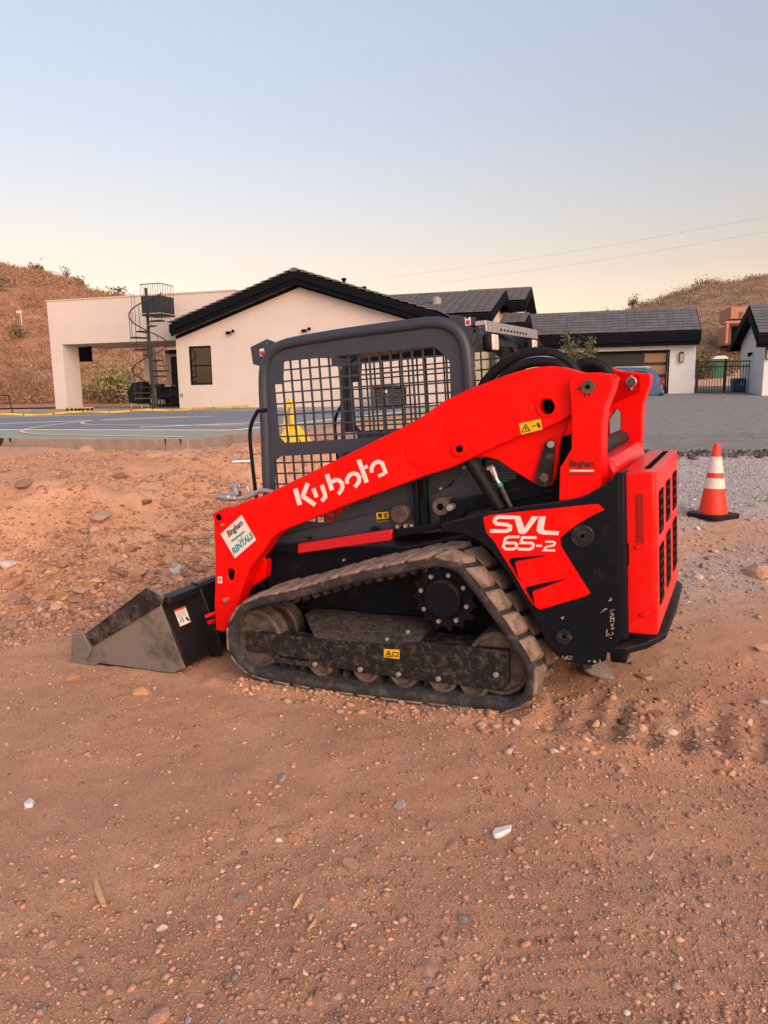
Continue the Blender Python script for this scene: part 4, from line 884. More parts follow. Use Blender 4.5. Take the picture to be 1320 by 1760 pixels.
# ---- right-hand house
sH = Site(at_z(1309, 687, .97)); hs = empty('neighbour_house', sH.m); tag(hs, 'white house at the right edge with dark tile roof and gable end', 'house')
wRr, zRr = sH.ha(1292, 525, -.35); _, zEr = sH.hw(1311, 574, -.5); 
wRr = max(1.8, min(wRr, 4.5)); gable_roof_u(hs, -.35, 9, -.5, wRr, 2*wRr+2.2, zEr, zRr, 150, fas=.36)
b = MB(); b.plate([(0, -.4), (2*wRr+1.6, -.4), (2*wRr+1.6, zEr-.1), (wRr, zRr-.2), (0, zEr-.1)], 0, .25, lambda u, v, t: (t, u, v)); b.build('gable_wall', MT['stucco_w'], hs, smooth=0)
b = MB(); b.box(.252, 9, 0, .25, -.4, zEr-.12); b.build('front_wall', MT['stucco_w'], hs)
a, z = sH.ha(1293, 608, -.0); b = MB(); b.cyl((0, a, z), (-.12, a, z), .06, 10); b.cyl((-.12, a, z-.12), (-.12, a, z+.05), .06, 10); b.build('wall_light', MT['trim'], hs)
lantern(sH, 1320, 608, 0, 'black wall lantern on the right-hand house at the photo edge')
# ---- adobe house on the hill
p0 = V(((1247-660)/1270*100, 100, hzR((1247-660)/1270*100, 100))); sQ = Site(V((p0.x, p0.y, at_y(1260, 584, 100).z)), R(10)); ad_ = empty('adobe_house', sQ.m); tag(ad_, 'small terracotta flat-roofed house on the far right hillside', 'house')
MT['adobe'] = mat('terracotta_stucco', (.42, .215, .14), .9, var=.06, vs=1)
def qb(px0, py0, px1, py1, w0, w1, nm='block', m='adobe'):
    a0, z0 = sQ.hw(px0, py1, w0); a1, z1 = sQ.hw(px1, py0, w0); b = MB(); b.box(a0, a1, w0, w1, z0-.0, z1); return b.build(nm, MT[m], ad_)
qb(1256, 525, 1330, 548, 2, 8, 'upper_storey'); qb(1247, 549, 1330, 556, -.3, 2, 'balcony_parapet'); qb(1247, 556, 1253, 590, -.29, .6, 'pillar'); qb(1253.5, 556.5, 1330, 592, 1.6, 7.9, 'lower_storey'); qb(1270, 536, 1278, 546, 1.93, 1.99, 'window', 'dglass'); qb(1256, 560, 1278, 590, 1.52, 1.58, 'shaded_opening', 'trim')
# ---- portable toilet, bin
d = 58; p = at_y(1237, 651, d); r_ = empty('portable_toilet', frame(V((p.x, p.y, p.z-.4)), UA, WA)); tag(r_, 'green portable toilet with white roof beyond the iron gate', 'toilet')
MT['pgreen'] = mat('green_plastic', (.02, .16, .085), .5); hT = at_y(1237, 617, d).z - p.z + .4
b = MB(); b.box(-.5, .5, 0, 1.0, 0, hT); b.build('cabin', MT['pgreen'], r_, .03); b = MB(); b.box(-.36, .36, -.03, -.002, .1, hT-.25); dd = b.build('door', MT['pgreen'], r_, .01); b = MB(); b.box(.22, .30, -.06, -.03, hT*.5, hT*.5+.12); b.build('handle', MT['white'], dd)
b = MB(); b.plate([(-.55, hT), (.55, hT), (.50, hT+.12), (.30, hT+.24), (-.30, hT+.24), (-.50, hT+.12)], -.05, 1.05, lambda u, v, t: (u, t, v)); b.build('roof', mat('white_plastic', (.7, .7, .7), .5), r_, .03)
a0, _ = sG.hw(1257, 684, 1.0); a1, z1 = sG.hw(1291, 649, 1.0); r_ = on_site('wheeled_bin', (a0+a1)/2, 1.0, 'dark blue wheeled refuse bin standing behind the iron gate', 'bin', 0, sG); w2 = (a1-a0)/2
MT['pblue'] = mat('blue_plastic', (.012, .075, .18), .5)
b = MB(); b.hexa([(-w2*.85, 0, .06), (w2*.85, 0, .06), (w2*.85, .55, .06), (-w2*.85, .55, .06)], [(-w2*.98, -.08, z1*.86), (w2*.98, -.08, z1*.86), (w2*.98, .7, z1*.86), (-w2*.98, .7, z1*.86)]); b.build('body', MT['pblue'], r_, .02)
b = MB(); b.hexa([(-w2, -.12, z1*.865), (w2, -.12, z1*.865), (w2, .74, z1*.865), (-w2, .74, z1*.865)], [(-w2*.95, -.08, z1*.96), (w2*.95, -.08, z1*.96), (w2*.95, .70, z1*1.0), (-w2*.95, .70, z1*1.0)]); b.build('lid', MT['pblue'], r_, .02)
for s_ in (-1, 1): b = MB(); b.cyl((s_*w2*.8, .5, .13), (s_*w2*.98, .5, .13), .13, 16); b.build('wheel', MT['rubber_hose'], r_)
b = MB(); b.box(-.12, .1, -.086, -.06, z1*.62, z1*.78); b.build('sticker', MT['greyink'], r_)
# ---- blue SUV parked in front of the garage, tail to the right
sV = Site(V((0, 0, 0))); pc = at_z(1139, 694, drive_z(27)); aR_, _ = sG.hw(1139, 690, -2.4); car = empty('blue_suv', sG.m @ Matrix.Translation((aR_, -2.4, -.03))); tag(car, 'blue sport utility car parked in front of the garage, tail to the right', 'car')
CH = sG.hw(1100, 629.5, -2.4)[1]; kz = CH/1.68; MT['blue'] = mat('blue_car_paint', (.018, .10, .24), .3, spec=.6, coat=.6)
def prof(pts): return [(-x, z*kz) for x, z in pts]
lower = prof([(.02, .42), (.0, .62), (.05, .98), (.30, 1.04), (3.25, 1.02), (4.25, .90), (4.55, .74), (4.6, .40), (4.45, .26), (.25, .26)])
upper = prof([(.10, 1.0), (.30, 1.46), (.52, 1.60), (1.2, 1.66), (2.1, 1.63), (2.55, 1.52), (3.3, 1.03)])
def carbody(name, pts, w0, w1, ins, m, bev):
    b = MB(); b.plate(pts, w0, w1, lambda u, v, t: (u, t, v)); return b.build(name, m, car, bev, seg=3)
carbody('body', lower, 0, 1.82, 0, MT['blue'], .06); 
b = MB(); n = len(upper); vv = []
for t, k in ((.07, 0), (.24, 1), (1.58, 1), (1.75, 0)):
    for (x, z) in upper: vv.append((x, t if z < 1.2*kz else (.24 if t < .9 else 1.58), z))
vv = [(x, .07 + .17*min(1, max(0, (z-1.0*kz)/(.6*kz))), z) for x, z in upper] + [(x, 1.75 - .17*min(1, max(0, (z-1.0*kz)/(.6*kz))), z) for x, z in upper]
b.add(vv, [tuple(range(n)), tuple(range(2*n-1, n-1, -1))] + [(i, (i+1) % n, n+(i+1) % n, n+i) for i in range(n)]); b.build('cabin', MT['blue'], car, .03, seg=3)
def yglass(x, z): return .07 + .17*min(1, max(0, (z-1.0*kz)/(.6*kz)))
for q in ([(.55, 1.10), (.62, 1.42), (.78, 1.50), (1.18, 1.52), (1.18, 1.10)], [(1.28, 1.10), (1.28, 1.52), (2.02, 1.50), (2.06, 1.10)], [(2.15, 1.10), (2.12, 1.49), (2.45, 1.42), (2.98, 1.10)]):
    P_ = [(-x, yglass(x, z*kz)-.008, z*kz) for x, z in q]; b = MB(); k = len(P_); b.add(P_ + [(x, y+.02, z) for x, y, z in P_], [tuple(range(k)), tuple(range(2*k-1, k-1, -1))] + [(i, (i+1) % k, k+(i+1) % k, k+i) for i in range(k)]); b.build('side_window', MT['dglass'], car)
b = MB(); b.hexa([(-.125, .25, 1.06*kz), (-.125, 1.57, 1.06*kz), (-.29, 1.50, 1.42*kz), (-.29, .32, 1.42*kz)], [(-.10, .25, 1.06*kz), (-.10, 1.57, 1.06*kz), (-.265, 1.50, 1.42*kz), (-.265, .32, 1.42*kz)]); b.build('rear_window', MT['dglass'], car)
for y in (.0, 1.62): b = MB(); b.box(-.16, .012, y-.012, y+.21, .80*kz, 1.0*kz); b.build('tail_light', MT['taillight'], car, .02)
b = MB(); b.box(-.2, .04, .05, 1.77, .34*kz, .56*kz); b.build('rear_bumper', MT['blue'], car, .05, seg=3)
b = MB(); b.box(-.1, .045, .1, 1.72, .28*kz, .36*kz); b.build('bumper_trim', MT['rubber_hose'], car, .02)
for y in (.22, 1.52): b = MB(); b.tube([(-.5, y, 1.63*kz), (-.6, y, 1.70*kz), (-1.9, y, 1.71*kz), (-2.05, y, 1.64*kz)], .018, 8); b.build('roof_rail', MT['steel'], car)
for x in (-.92, -3.62):
    for y0, y1 in ((-.035, .20), (1.62, 1.855)):
        b = MB(); b.cyl((x, y0, .34*kz), (x, y1, .34*kz), .34*kz, 28); wh = b.build('wheel', MT['rubber_hose'], car, .03, seg=3); ye = y0-.006 if y0 < 1 else y1+.006; b = MB(); b.cyl((x, ye, .34*kz), (x, ye + (.02 if y0 < 1 else -.02), .34*kz), .22*kz, 20); b.build('rim', MT['acgrey'], wh, .01)
b = MB(); b.box(-2.75, -2.6, -.16, .06, 1.08*kz, 1.22*kz); b.build('door_mirror', MT['blue'], car, .03)
for x in (-1.1, -2.2): b = MB(); b.box(x-.09, x+.09, -.02, .003, .88*kz, .91*kz); b.build('door_handle', MT['blue'], car, .006)
# ---- small trees in front of the garage
def sapling(name, px, d, ztop_px, r, n, label, seed):
    x = (px-660)/1270*d; z0 = drive_z(d) if x > 2 else 1.0; h = at_y(px, ztop_px, d).z - z0; rs_ = random.Random(seed); root = empty(name, Matrix.Translation((x, d, z0))); tag(root, label, 'tree')
    b = MB(); tips = []; b.tube([(0, 0, -.1), (.03, 0, h*.3), (0, .03, h*.6)], [.05, .035, .02], 7)
    for k in range(18):
        t = rs_.uniform(0, 6.3); z_ = h*rs_.uniform(.2, .6); q = V((math.cos(t)*r*rs_.uniform(.4, 1), math.sin(t)*r*rs_.uniform(.4, 1), z_ + h*rs_.uniform(.15, .40))); q.z = min(q.z, h*.98); m_ = V((q.x*.4, q.y*.4, z_*.6+q.z*.4))
        b.tube([V((0, 0, z_)), m_, q], [.014, .010, .004], 5); tips += [m_.lerp(q, f) for f in (.2, .5, .8, 1)] 
    b.build('trunk', MT['bark'], root)
    def fn():
        c = rs_.choice(tips); q = c + V((rs_.gauss(0, 1), rs_.gauss(0, 1), rs_.gauss(-.2, 1)))*r*.13; t = rs_.uniform(.7, 1.3); cc = rs_.choice([(.115, .135, .075), (.15, .17, .10), (.09, .105, .06)]); return q, tuple(k*t for k in cc)
    vv, ff, cc = leaf_cloud(n, fn, .055, rs_); link('crown', col_mesh('crown', vv, ff, cc, MT['leaf']), root)
sapling('desert_willow', 992, 23, 558, .62, 1500, 'wispy young tree with thin leaves in front of the garage', 71)
sapling('desert_willow', 938, 25, 575, .42, 350, 'smaller wispy young tree left of the other before the garage', 72)
# ---- traffic cone
p0 = ground_hit(1225, 887); dC = (p0-CAM).dot(FWD); kc = 122/F_PX*dC; cone = empty('traffic_cone', Matrix.Translation((p0.x, p0.y, p0.z)) @ Matrix.Rotation(R(24), 4, 'Z')); tag(cone, 'orange traffic cone with two white bands on grey gravel', 'traffic cone')
MT['cone'] = mat('cone_orange', (.80, .035, .008), .5, dust=.3, dustlo=.55, ds=8); MT['cband'] = mat('reflective_white', (.74, .68, .64), .45, dust=.25, dustlo=.55, ds=9, dustc=(.4, .33, .28))
rb, rt = .138*kc/.71*1.0, .030*kc/.71; zc = lambda f: .03 + (kc-.03)*f; rc = lambda f: rb + (rt-rb)*f
b = MB(); q = .190*kc/.71; b.plate([(-q, -q+.04), (-q+.04, -q), (q-.04, -q), (q, -q+.04), (q, q-.04), (q-.04, q), (-q+.04, q), (-q, q-.04)], -.01, .032, lambda u, v, t: (u, v, t)); b.build('base', MT['rubber_hose'], cone, .008)
def cpart(name, f0, f1, e, m):
    b = MB(); n = 32; vv = [((rc(f)+e)*math.cos(2*math.pi*i/n), (rc(f)+e)*math.sin(2*math.pi*i/n), zc(f)) for f in (f0, f1) for i in range(n)]
    b.add(vv, [(i, (i+1) % n, n+(i+1) % n, n+i) for i in range(n)] + [tuple(range(n, 2*n))]); return b.build(name, m, cone, recalc=True)
cpart('shell', 0, 1, 0, MT['cone']); cpart('white_band', .60, .835, .004, MT['cband']); cpart('white_band', .375, .525, .004, MT['cband'])
b = MB(); b.cyl((0, 0, kc-.005), (0, 0, kc+.012), rt*1.02, 20, rt*.8); b.build('tip', MT['cone'], cone, .004)
# ---- overhead wires
for (q0, q1, q2), lab in ((((600, 487), (960, 436), (1330, 370.5)), 'upper overhead power line crossing the sky at right'), (((640, 502), (980, 455), (1330, 396.5)), 'lower overhead power line crossing the sky at right')):
    d0, d1, d2 = 120, 95, 70; P_ = [at_y(*q0, d0), at_y(*q1, d1), at_y(*q2, d2)]; ext = P_[2] + (P_[2]-P_[1])*.6; e0 = P_[0] + (P_[0]-P_[1])*.5
    b = MB(); b.tube(catmull([e0] + P_ + [ext], 8, False), .009, 5); o = b.build('power_line', mat('wire_grey', (.30, .28, .27), .6)); tag(o, lab, 'power line', 'overhead power lines')
# ---- white post lamp on the left hill
p0 = hill_spot(60, 60, hzL); r_ = empty('white_post', Matrix.Translation(p0)); tag(r_, 'white post with small crossbar standing on the left hillside', 'post'); MT['wp'] = mat('white_paint', (.7, .66, .62), .6)
b = MB(); b.cyl((0, 0, 0), (0, 0, 1.3), .04, 8); b.build('post', MT['wp'], r_); b = MB(); b.box(-.3, .05, -.04, .04, 1.05, 1.2); b.build('crossbar', MT['wp'], r_)

# ================================================================== the compact track loader
_mp, _mr, _yaw = .049, -.017, .458
_fw = V((-math.cos(_yaw), math.sin(_yaw), 0)); _nr = V((-math.sin(_yaw), -math.cos(_yaw), 0)); _up = V((0, 0, 1))
def _mw(x, y, z):
    x2 = x*math.cos(_mp) + z*math.sin(_mp); z2 = -x*math.sin(_mp) + z*math.cos(_mp)
    y3 = y*math.cos(_mr) - z2*math.sin(_mr); z3 = y*math.sin(_mr) + z2*math.cos(_mr)
    return _fw*x2 + _nr*y3 + _up*z3
MO = V((.928, 4.085, .0))
MM = Matrix((_mw(1,0,0), _mw(0,1,0), _mw(0,0,1))).transposed().to_4x4(); MM.translation = MO
MI = MM.inverted(); CAML = MI @ CAM; MI3 = MI.to_3x3()
def P3(px, py, y):
    d = MI3 @ ray(px, py); return CAML + d * ((y - CAML.y) / d.y)
def S(px, py, y): p = P3(px, py, y); return (p.x, p.z)
def SX(px, py, x):
    d = MI3 @ ray(px, py); p = CAML + d * ((x - CAML.x) / d.x); return (p.y, p.z)
def SZ(px, py, z):
    d = MI3 @ ray(px, py); p = CAML + d * ((z - CAML.z) / d.z); return (p.x, p.y)
def crop(x0, y0, k): return lambda pts: [(x0 + a / k, y0 + b / k) for a, b in pts]
c2 = crop(420, 440, 2.75); c4 = crop(340, 720, 3.0); c5 = crop(740, 560, 2.8696); c6 = crop(700, 840, 2.64); c7 = crop(100, 820, 3.4737)
c8 = crop(900, 740, 3.1429); c4z = crop(370, 880, 4.5517); c5z = crop(640, 900, 4.125); ck = crop(480, 740, 3.8824); cs = crop(820, 860, 5.5)
c9 = crop(440, 540, 6.6); c10 = crop(600, 560, 6.6); c7z = crop(760, 540, 5.5)
YP = lambda u, v, t: (u, t, v)                      # side plates: (x, z) outline, thickness along y
XP = lambda u, v, t: (t, u, v)
def side(pts, y): return [S(a, b, y) for a, b in pts]
loader = empty('compact_track_loader', MM)
tag(loader, 'red and black compact track loader with bucket lowered on red dirt', 'loader')
def sideplate(name, pts, y0, y1, m, parent=loader, bevel=.004, holes=(), yref=None):
    b = MB(); yr = y0 if yref is None else yref
    b.plate(side(pts, yr), y0, y1, YP, [side(h, yr) for h in holes]); return b.build(name, m, parent, bevel)
def circ(cx, cz, r, n=20): return [(cx + r*math.cos(2*math.pi*i/n), cz + r*math.sin(2*math.pi*i/n)) for i in range(n)]
def pin(name, px, py, y0, y1, r, m, parent, n=20, bevel=.002):
    x, z = S(px, py, y1); b = MB(); b.cyl((x, y0, z), (x, y1, z), r, n); return b.build(name, m, parent, bevel)
def decal_polys(name, polys, y, m, parent, fnmap=None, t=.0012):
    b = MB()
    for pl in polys:
        b.plate([S(a, c, y) for a, c in pl] if fnmap is None else [fnmap(a, c) for a, c in pl], y, y + t, YP)
    return b.build(name, m, parent, smooth=0)
def text_mesh(body, bold=0, shear=0):
    cu = bpy.data.curves.new('t', 'FONT'); cu.body = body; cu.offset = bold; cu.shear = shear; cu.resolution_u = 3
    ob = bpy.data.objects.new('t', cu); col.objects.link(ob)
    dg = bpy.context.evaluated_depsgraph_get(); me = bpy.data.meshes.new_from_object(ob.evaluated_get(dg))
    bpy.data.objects.remove(ob); bpy.data.curves.remove(cu)
    xs = [v.co.x for v in me.vertices]; ys = [v.co.y for v in me.vertices]
    x0, x1, y0, y1 = min(xs), max(xs), min(ys), max(ys)
    uv = [((v.co.x-x0)/(x1-x0), (v.co.y-y0)/(y1-y0)) for v in me.vertices]; fs = [tuple(p.vertices) for p in me.polygons]
    bpy.data.meshes.remove(me); return uv, fs
def quad_text(name, body, bl, br, tr, tl, m, parent, bold=0, shear=0):
    """flat lettering laid on a quad given by its corners in the parent's space"""
    uv, fs = text_mesh(body, bold, shear); bl, br, tr, tl = (V(q) for q in (bl, br, tr, tl))
    vv = [bl*(1-u)*(1-v) + br*u*(1-v) + tr*u*v + tl*(1-u)*v for u, v in uv]
    me = bpy.data.meshes.new(name); me.from_pydata([tuple(q) for q in vv], [], fs); me.materials.append(m)
    return link(name, me, parent)
def side_text(name, body, pts, y, m, parent, bold=0, shear=0):
    return quad_text(name, body, *[P3(a, b, y) for a, b in pts], m, parent, bold, shear)

YA = .675                                            # outer face of the loader arm
# ---- body between the tracks
xf, _ = S(457, 980, .47); xr, _ = S(1030, 1100, .47)
b = MB(); zt = S(457, 940, .47)[1]
b.plate([(xf, .30), (xf, zt), (.62, zt+.03), (-.30, .96), (-.52, .92), (-.52, .26), (.05, .18), (xf-.1, .18)], -.47, .47, YP)
b.build('body', MT['black'], loader, .01)
# side panel under the cab, rear part with filler cap and pillar
sideplate('side_panel', [(472, 925), (520, 912), (700, 868), (775, 835), (800, 800), (905, 815), (960, 850), (960, 880), (830, 900), (755, 915), (700, 918), (640, 928), (560, 938), (470, 945)], .50, .44, MT['cab'])
for i, (a, d) in enumerate((((712, 828), (718, 905)), ((727, 822), (733, 905)))):
    p = P3(*a, .53); q = P3(*d, .53); b = MB(); b.box(min(p.x, q.x)-.012, max(p.x, q.x)+.012, .50, .535, q.z, p.z); b.build('pillar_rib', MT['black'], loader, .006)
sideplate('lift_bracket', [(752, 866), (765, 858), (780, 860), (960, 826), (960, 846), (800, 880), (790, 895), (757, 905)], .56, .50, MT['black'])
o = pin('pivot_boss', 757, 871, .50, .60, .045, MT['wheel'], loader); 
b = MB(); x, z = S(757, 871, .601); b.cyl((x, .60, z), (x, .604, z), .018, 14); b.build('pin', MT['hole'], o)
pin('bolt', 772, 873, .56, .612, .018, MT['bolt'], loader, 8)
pin('filler_cap', 685, 884, .50, .56, .055, MT['wheel'], loader, 8, .008)
for q in ((682.5, 905), (696, 904), (707, 904)): pin('bolt', *q, .50, .535, .012, MT['bolt'], loader, 6, 0)
for q in ((757, 840), (797, 804), (590, 963.0)): pin('bolt', *q, .50, .52, .008, MT['bolt'], loader, 6, 0)
dc = decal_polys('warning_label', [c4([(920, 484), (983, 478), (988, 524), (925, 530)])], .502, MT['yellow'], loader)
decal_polys('label_print', [c4([(925, 518), (986, 512), (987, 522), (926, 528)]), c4([(930, 489), (948, 487), (950, 508), (932, 510)]), c4([(956, 488), (978, 486), (968, 497), (981, 506), (958, 508), (965, 498)])], .5035, MT['ink'], dc)
# step rail with red reflector
sideplate('step_rail', [(462, 936), (512, 934), (676, 910), (758, 899), (757, 908), (678, 925), (512, 953), (470, 945)], .54, .50, MT['black'])
sideplate('red_guard', [(511.5, 935), (673, 910), (671, 929), (511, 952)], .575, .545, MT['red_rail'], bevel=.006)
for q in ((530, 925), (640, 909), (648, 909)): pin('bolt', *q, .50, .53, .010, MT['black'], loader, 6, 0)

# ---- cab
YC = .475
tube_px = [(466, 900), (460, 840), (456, 730), (453, 655), (457, 622), (467, 605), (482, 595), (510, 587), (600, 572), (700, 559), (742, 554), (768, 558), (787, 570), (800, 594), (805, 636), (810, 700), (815, 770), (820, 830)]
cab_path = [P3(a, b_, YC) for a, b_ in tube_px]
xcf = min(p.x for p in cab_path); xcr = cab_path[-4].x
win = [(487, 623), (490, 621), (743, 596), (752, 600), (773, 621), (775, 690), (776, 745), (640, 752), (489, 761), (478, 749), (470, 661), (486, 660)]
low = [(471, 794), (482, 784), (640, 776), (640, 862), (589, 876), (574, 896), (550, 898), (476, 890)]
pan = [(464, 900), (458, 780), (456, 655), (460, 622), (470, 607), (486, 598), (510, 590), (600, 575), (700, 562), (742, 558), (766, 562), (783, 573), (796, 597), (801, 640), (808, 720), (814, 800), (700, 890), (560, 922), (475, 930)]
pan_l, win_l, low_l = side(pan, YC), side(win, YC), side(low, YC)
def cab_side(sgn):
    b = MB(); b.tube([V((p.x, sgn*p.y, p.z)) for p in catmull(cab_path, 3, False)], .030, 12); f = b.build('cab_frame', MT['cab'], loader)
    b = MB(); b.plate(pan_l, sgn*(YC+.004), sgn*(YC-.008), YP, [win_l, low_l]); b.build('cab_side_panel', MT['cab'], loader, .0015)
    for nm, poly in (('window_screen', win_l), ('lower_window_screen', low_l)):
        b = MB(); x0, x1 = min(p[0] for p in poly)-.01, max(p[0] for p in poly)+.01; z0, z1 = min(p[1] for p in poly)-.01, max(p[1] for p in poly)+.01
        if nm != 'window_screen': x1 -= 0.0
        k = .0625; x = x0 + .035
        while x < x1: b.box(x-.0045, x+.0045, sgn*(YC-.020), sgn*(YC-.0105), z0, z1); x += k
        z = z0 + .045
        while z < z1: b.box(x0, x1, sgn*(YC-.018), sgn*(YC-.0095), z-.0045, z+.0045); z += k
        b.build(nm, MT['cab'], loader)
for sg in (1, -1): cab_side(sg)
zroof = P3(600, 572, YC).z
b = MB(); pr = P3(742, 556, YC); pf = P3(495, 590, YC)
b.plate([(pf.x+.02, pf.z-.03), (pr.x, pr.z-.005), (pr.x, pr.z-.055), (pf.x+.02, pf.z-.075)], -YC+.01, YC-.01, YP); b.build('cab_roof', MT['cab'], loader, .008)
# far header under the roof, rear wall with glass
b = MB(); xg = P3(803, 620, YC).x + .01
zb, ztp = P3(815, 760, YC).z, P3(800, 600, YC).z
b.plate([(-.45, zb-.1), (.45, zb-.1), (.45, ztp+.06), (-.45, ztp+.06)], xg-.02, xg+.01, XP, [[(-.38, zb+.02), (.38, zb+.02), (.38, ztp-.02), (.30, ztp+.03), (-.30, ztp+.03), (-.38, ztp-.02)]])
rw = b.build('rear_wall', MT['cab'], loader, .004)
b = MB(); b.box(xg-.008, xg-.003, -.385, .385, zb+.01, ztp+.04); b.build('rear_window', MT['cabglass'], rw)
# numeral on the rear glass
yy, zz = SX(815, 634, xg-.022); hh = .075
quad_text('numeral', '5', (xg-.0225, yy+.022, zz-hh/2), (xg-.0225, yy-.022, zz-hh/2), (xg-.0225, yy-.022, zz+hh/2), (xg-.0225, yy+.022, zz+hh/2), MT['greyink'], rw)
# seat
b = MB(); b.box(.22, .72, -.25, .25, .92, 1.02); s_ = b.build('seat', MT['rubber_hose'], loader, .03, seg=3)
b = MB(); b.plate([(.20, 1.0), (.30, 1.0), (.24, 1.46), (.16, 1.46)], -.23, .23, YP); b.build('backrest', MT['rubber_hose'], s_, .03, seg=3)
b = MB(); b.plate([(.10, .60), (.80, .60), (.78, .92), (.16, .92)], -.3, .3, YP); b.build('seat_base', MT['black'], loader, .01)
for sg in (1, -1):
    b = MB(); b.box(.30, .70, sg*.30, sg*.38, 1.10, 1.16); ar = b.build('arm_rest', MT['rubber_hose'], loader, .015)
    b = MB(); b.cyl((.66, sg*.34, 1.16), (.69, sg*.34, 1.32), .018, 10); b.cyl((.69, sg*.34, 1.29), (.70, sg*.34, 1.38), .028, 12, .022); b.build('joystick', MT['rubber_hose'], ar)
p = P3(604, 748, -.2); b = MB(); b.box(p.x-.04, p.x+.05, -.205, -.2, p.z-.03, p.z+.02); b.build('paper_label', MT['white'], loader)
# lap bar / grab rails at the front of the cab
for sg in (1, -1):
    g = [P3(443, 706, .50), P3(430, 738, .50), P3(433, 790, .50), P3(440, 850, .50), P3(443, 872, .50)]
    g = [V((q.x, sg*q.y, q.z)) for q in g]; b = MB(); b.tube(catmull(g, 4, False), .011, 8); b.cyl(g[0], g[0] + V((-.06, 0, 0)), .012, 8); b.build('grab_rail', MT['black'], loader)
# lifting ears and their labels
for sg in (1, -1):
    ear = side(c2([(28, 430), (105, 393), (190, 425), (170, 470), (78, 522), (40, 512)]), .462)
    b = MB(); b.plate(ear, sg*.462, sg*.448, YP, [circ(*S(458, 589, .462), .006, 10)]); e1 = b.build('front_lug_plate', MT['cab'], loader, .002)
    ear2 = side(c2([(940, 310), (985, 278), (1088, 290), (1106, 304), (1102, 372), (1082, 418), (1050, 440), (1000, 370)]), .462)
    b = MB(); b.plate(ear2, sg*.462, sg*.448, YP); e2 = b.build('rear_lug_plate', MT['cab'], loader, .002)
    if sg == 1:
        for e, q, y in ((e1, c2([(72, 440), (93, 436), (95, 471), (75, 475)]), .463), (e2, c2([(1042, 292), (1069, 289), (1071, 326), (1045, 330)]), .463)):
            d = decal_polys('lug_label', [q], y, MT['white'], e)
            m_ = [(q[0][0]*.5+q[2][0]*.5, q[0][1]*.35+q[2][1]*.65)]
            cx_, cy_ = m_[0]; decal_polys('label_print', [[(cx_-3, cy_-3.5), (cx_+3, cy_-4), (cx_+3.3, cy_+3), (cx_-2.7, cy_+3.5)]], y+.0015, MT['redink'], d)
for q, y in (((803, 546), .463), ((819, 550), .463), ((814, 561), .463), ((815, 569), .463)): pin('bolt', *q, .455, .466, .006, MT['hole'], e2, 8, 0)
# light bar across the rear of the cab, with two work lamps
pa = P3(823, 553, .49); xb = pa.x
b = MB(); b.box(xb-.035, xb+.02, -.49, .49, pa.z-.018, pa.z+.004); b.box(xb-.037, xb-.031, -.49, .49, pa.z-.05, pa.z-.017); lb = b.build('light_bar', MT['steel'], loader, .002)
for i in range(9): y = .25 - i*.06; b = MB(); b.box(xb-.039, xb-.0365, y-.012, y+.012, pa.z-.036, pa.z-.026); b.build('slot', MT['hole'], lb)
for yl in (.40, -.36):
    b = MB(); b.box(xb-.045, xb+.005, yl-.05, yl+.05, pa.z-.145, pa.z-.055); lp = b.build('work_lamp', MT['black'], loader, .02, seg=3)
    b = MB(); b.box(xb-.056, xb-.043, yl-.044, yl+.044, pa.z-.139, pa.z-.061); b.build('lens', MT['lamp'], lp, .012, seg=3)

# ---- loader arm, near side; the far one is its mirror image
arm_px = [(367, 884), (373, 878), (386, 872), (403, 871), (418, 863), (455, 851)] + [(720, 720), (758, 692), (800, 671), (842, 655), (880, 641), (914, 632), (942, 629), (966, 631), (998, 640), (1036, 646)] + \
    [(1036, 690), (985, 711), (963, 725), (932, 739), (893, 750), (855, 767), (810, 788), (775, 804), (754, 811), (733, 817)] + [(600, 866), (483, 913), (467, 925), (452, 948), (432, 972), (420, 1000), (411, 1032), (398, 1062), (385, 1086), (371, 1084), (368, 1040), (370, 970), (368, 920)]
arm_hole = c4([(152, 775), (175, 772), (188, 785), (183, 825), (165, 838), (152, 815)])
arm_l = side(arm_px, YA)
def arm(sg):
    b = MB(); b.plate(arm_l, sg*YA, sg*(YA-.10), YP, [side(arm_hole, YA), circ(*S(940, 699, YA), .036, 20)]); return b.build('loader_arm', MT['red'], loader, .007)
arm_n = arm(1); arm(-1)
# pressed outlines, bosses, pins
def ring(px, py, r, y, name='boss', m='red', parent=arm_n, t=.012):
    b = MB(); x, z = S(px, py, y); b.cyl((x, y-.002, z), (x, y+t, z), r, 28, r*.94); return b.build(name, MT[m], parent, .003)
r1 = ring(790, 771, .042, YA); pin('pin', 789.5, 771.5, YA, YA+.014, .018, MT['hole'], r1, 16, 0)
b = MB(); x, z = S(940, 699, YA); n_ = 28
b.plate(circ(x, z, .047, n_), YA-.02, YA+.008, YP, [circ(x, z, .037, n_)]); b.build('boss', MT['red'], arm_n, .002)
b = MB(); b.cyl((x, YA-.098, z), (x, YA-.06, z), .035, 20); b.build('bore_shade_disc', MT['hole'], arm_n)  # black disc stands in for the shade inside the bore
b = MB(); x, z = S(376, 889, YA); b.cyl((x, YA-.30, z), (x, YA+.012, z), .034, 20); r2 = b.build('front_cross_pin_tube', MT['red'], arm_n, .003)
pin('pin', 376, 889, YA, YA+.0145, .020, MT['hole'], r2, 14, 0)
pin('grease_nipple', 381, 902, YA, YA+.015, .008, MT['bolt'], arm_n, 8, 0)
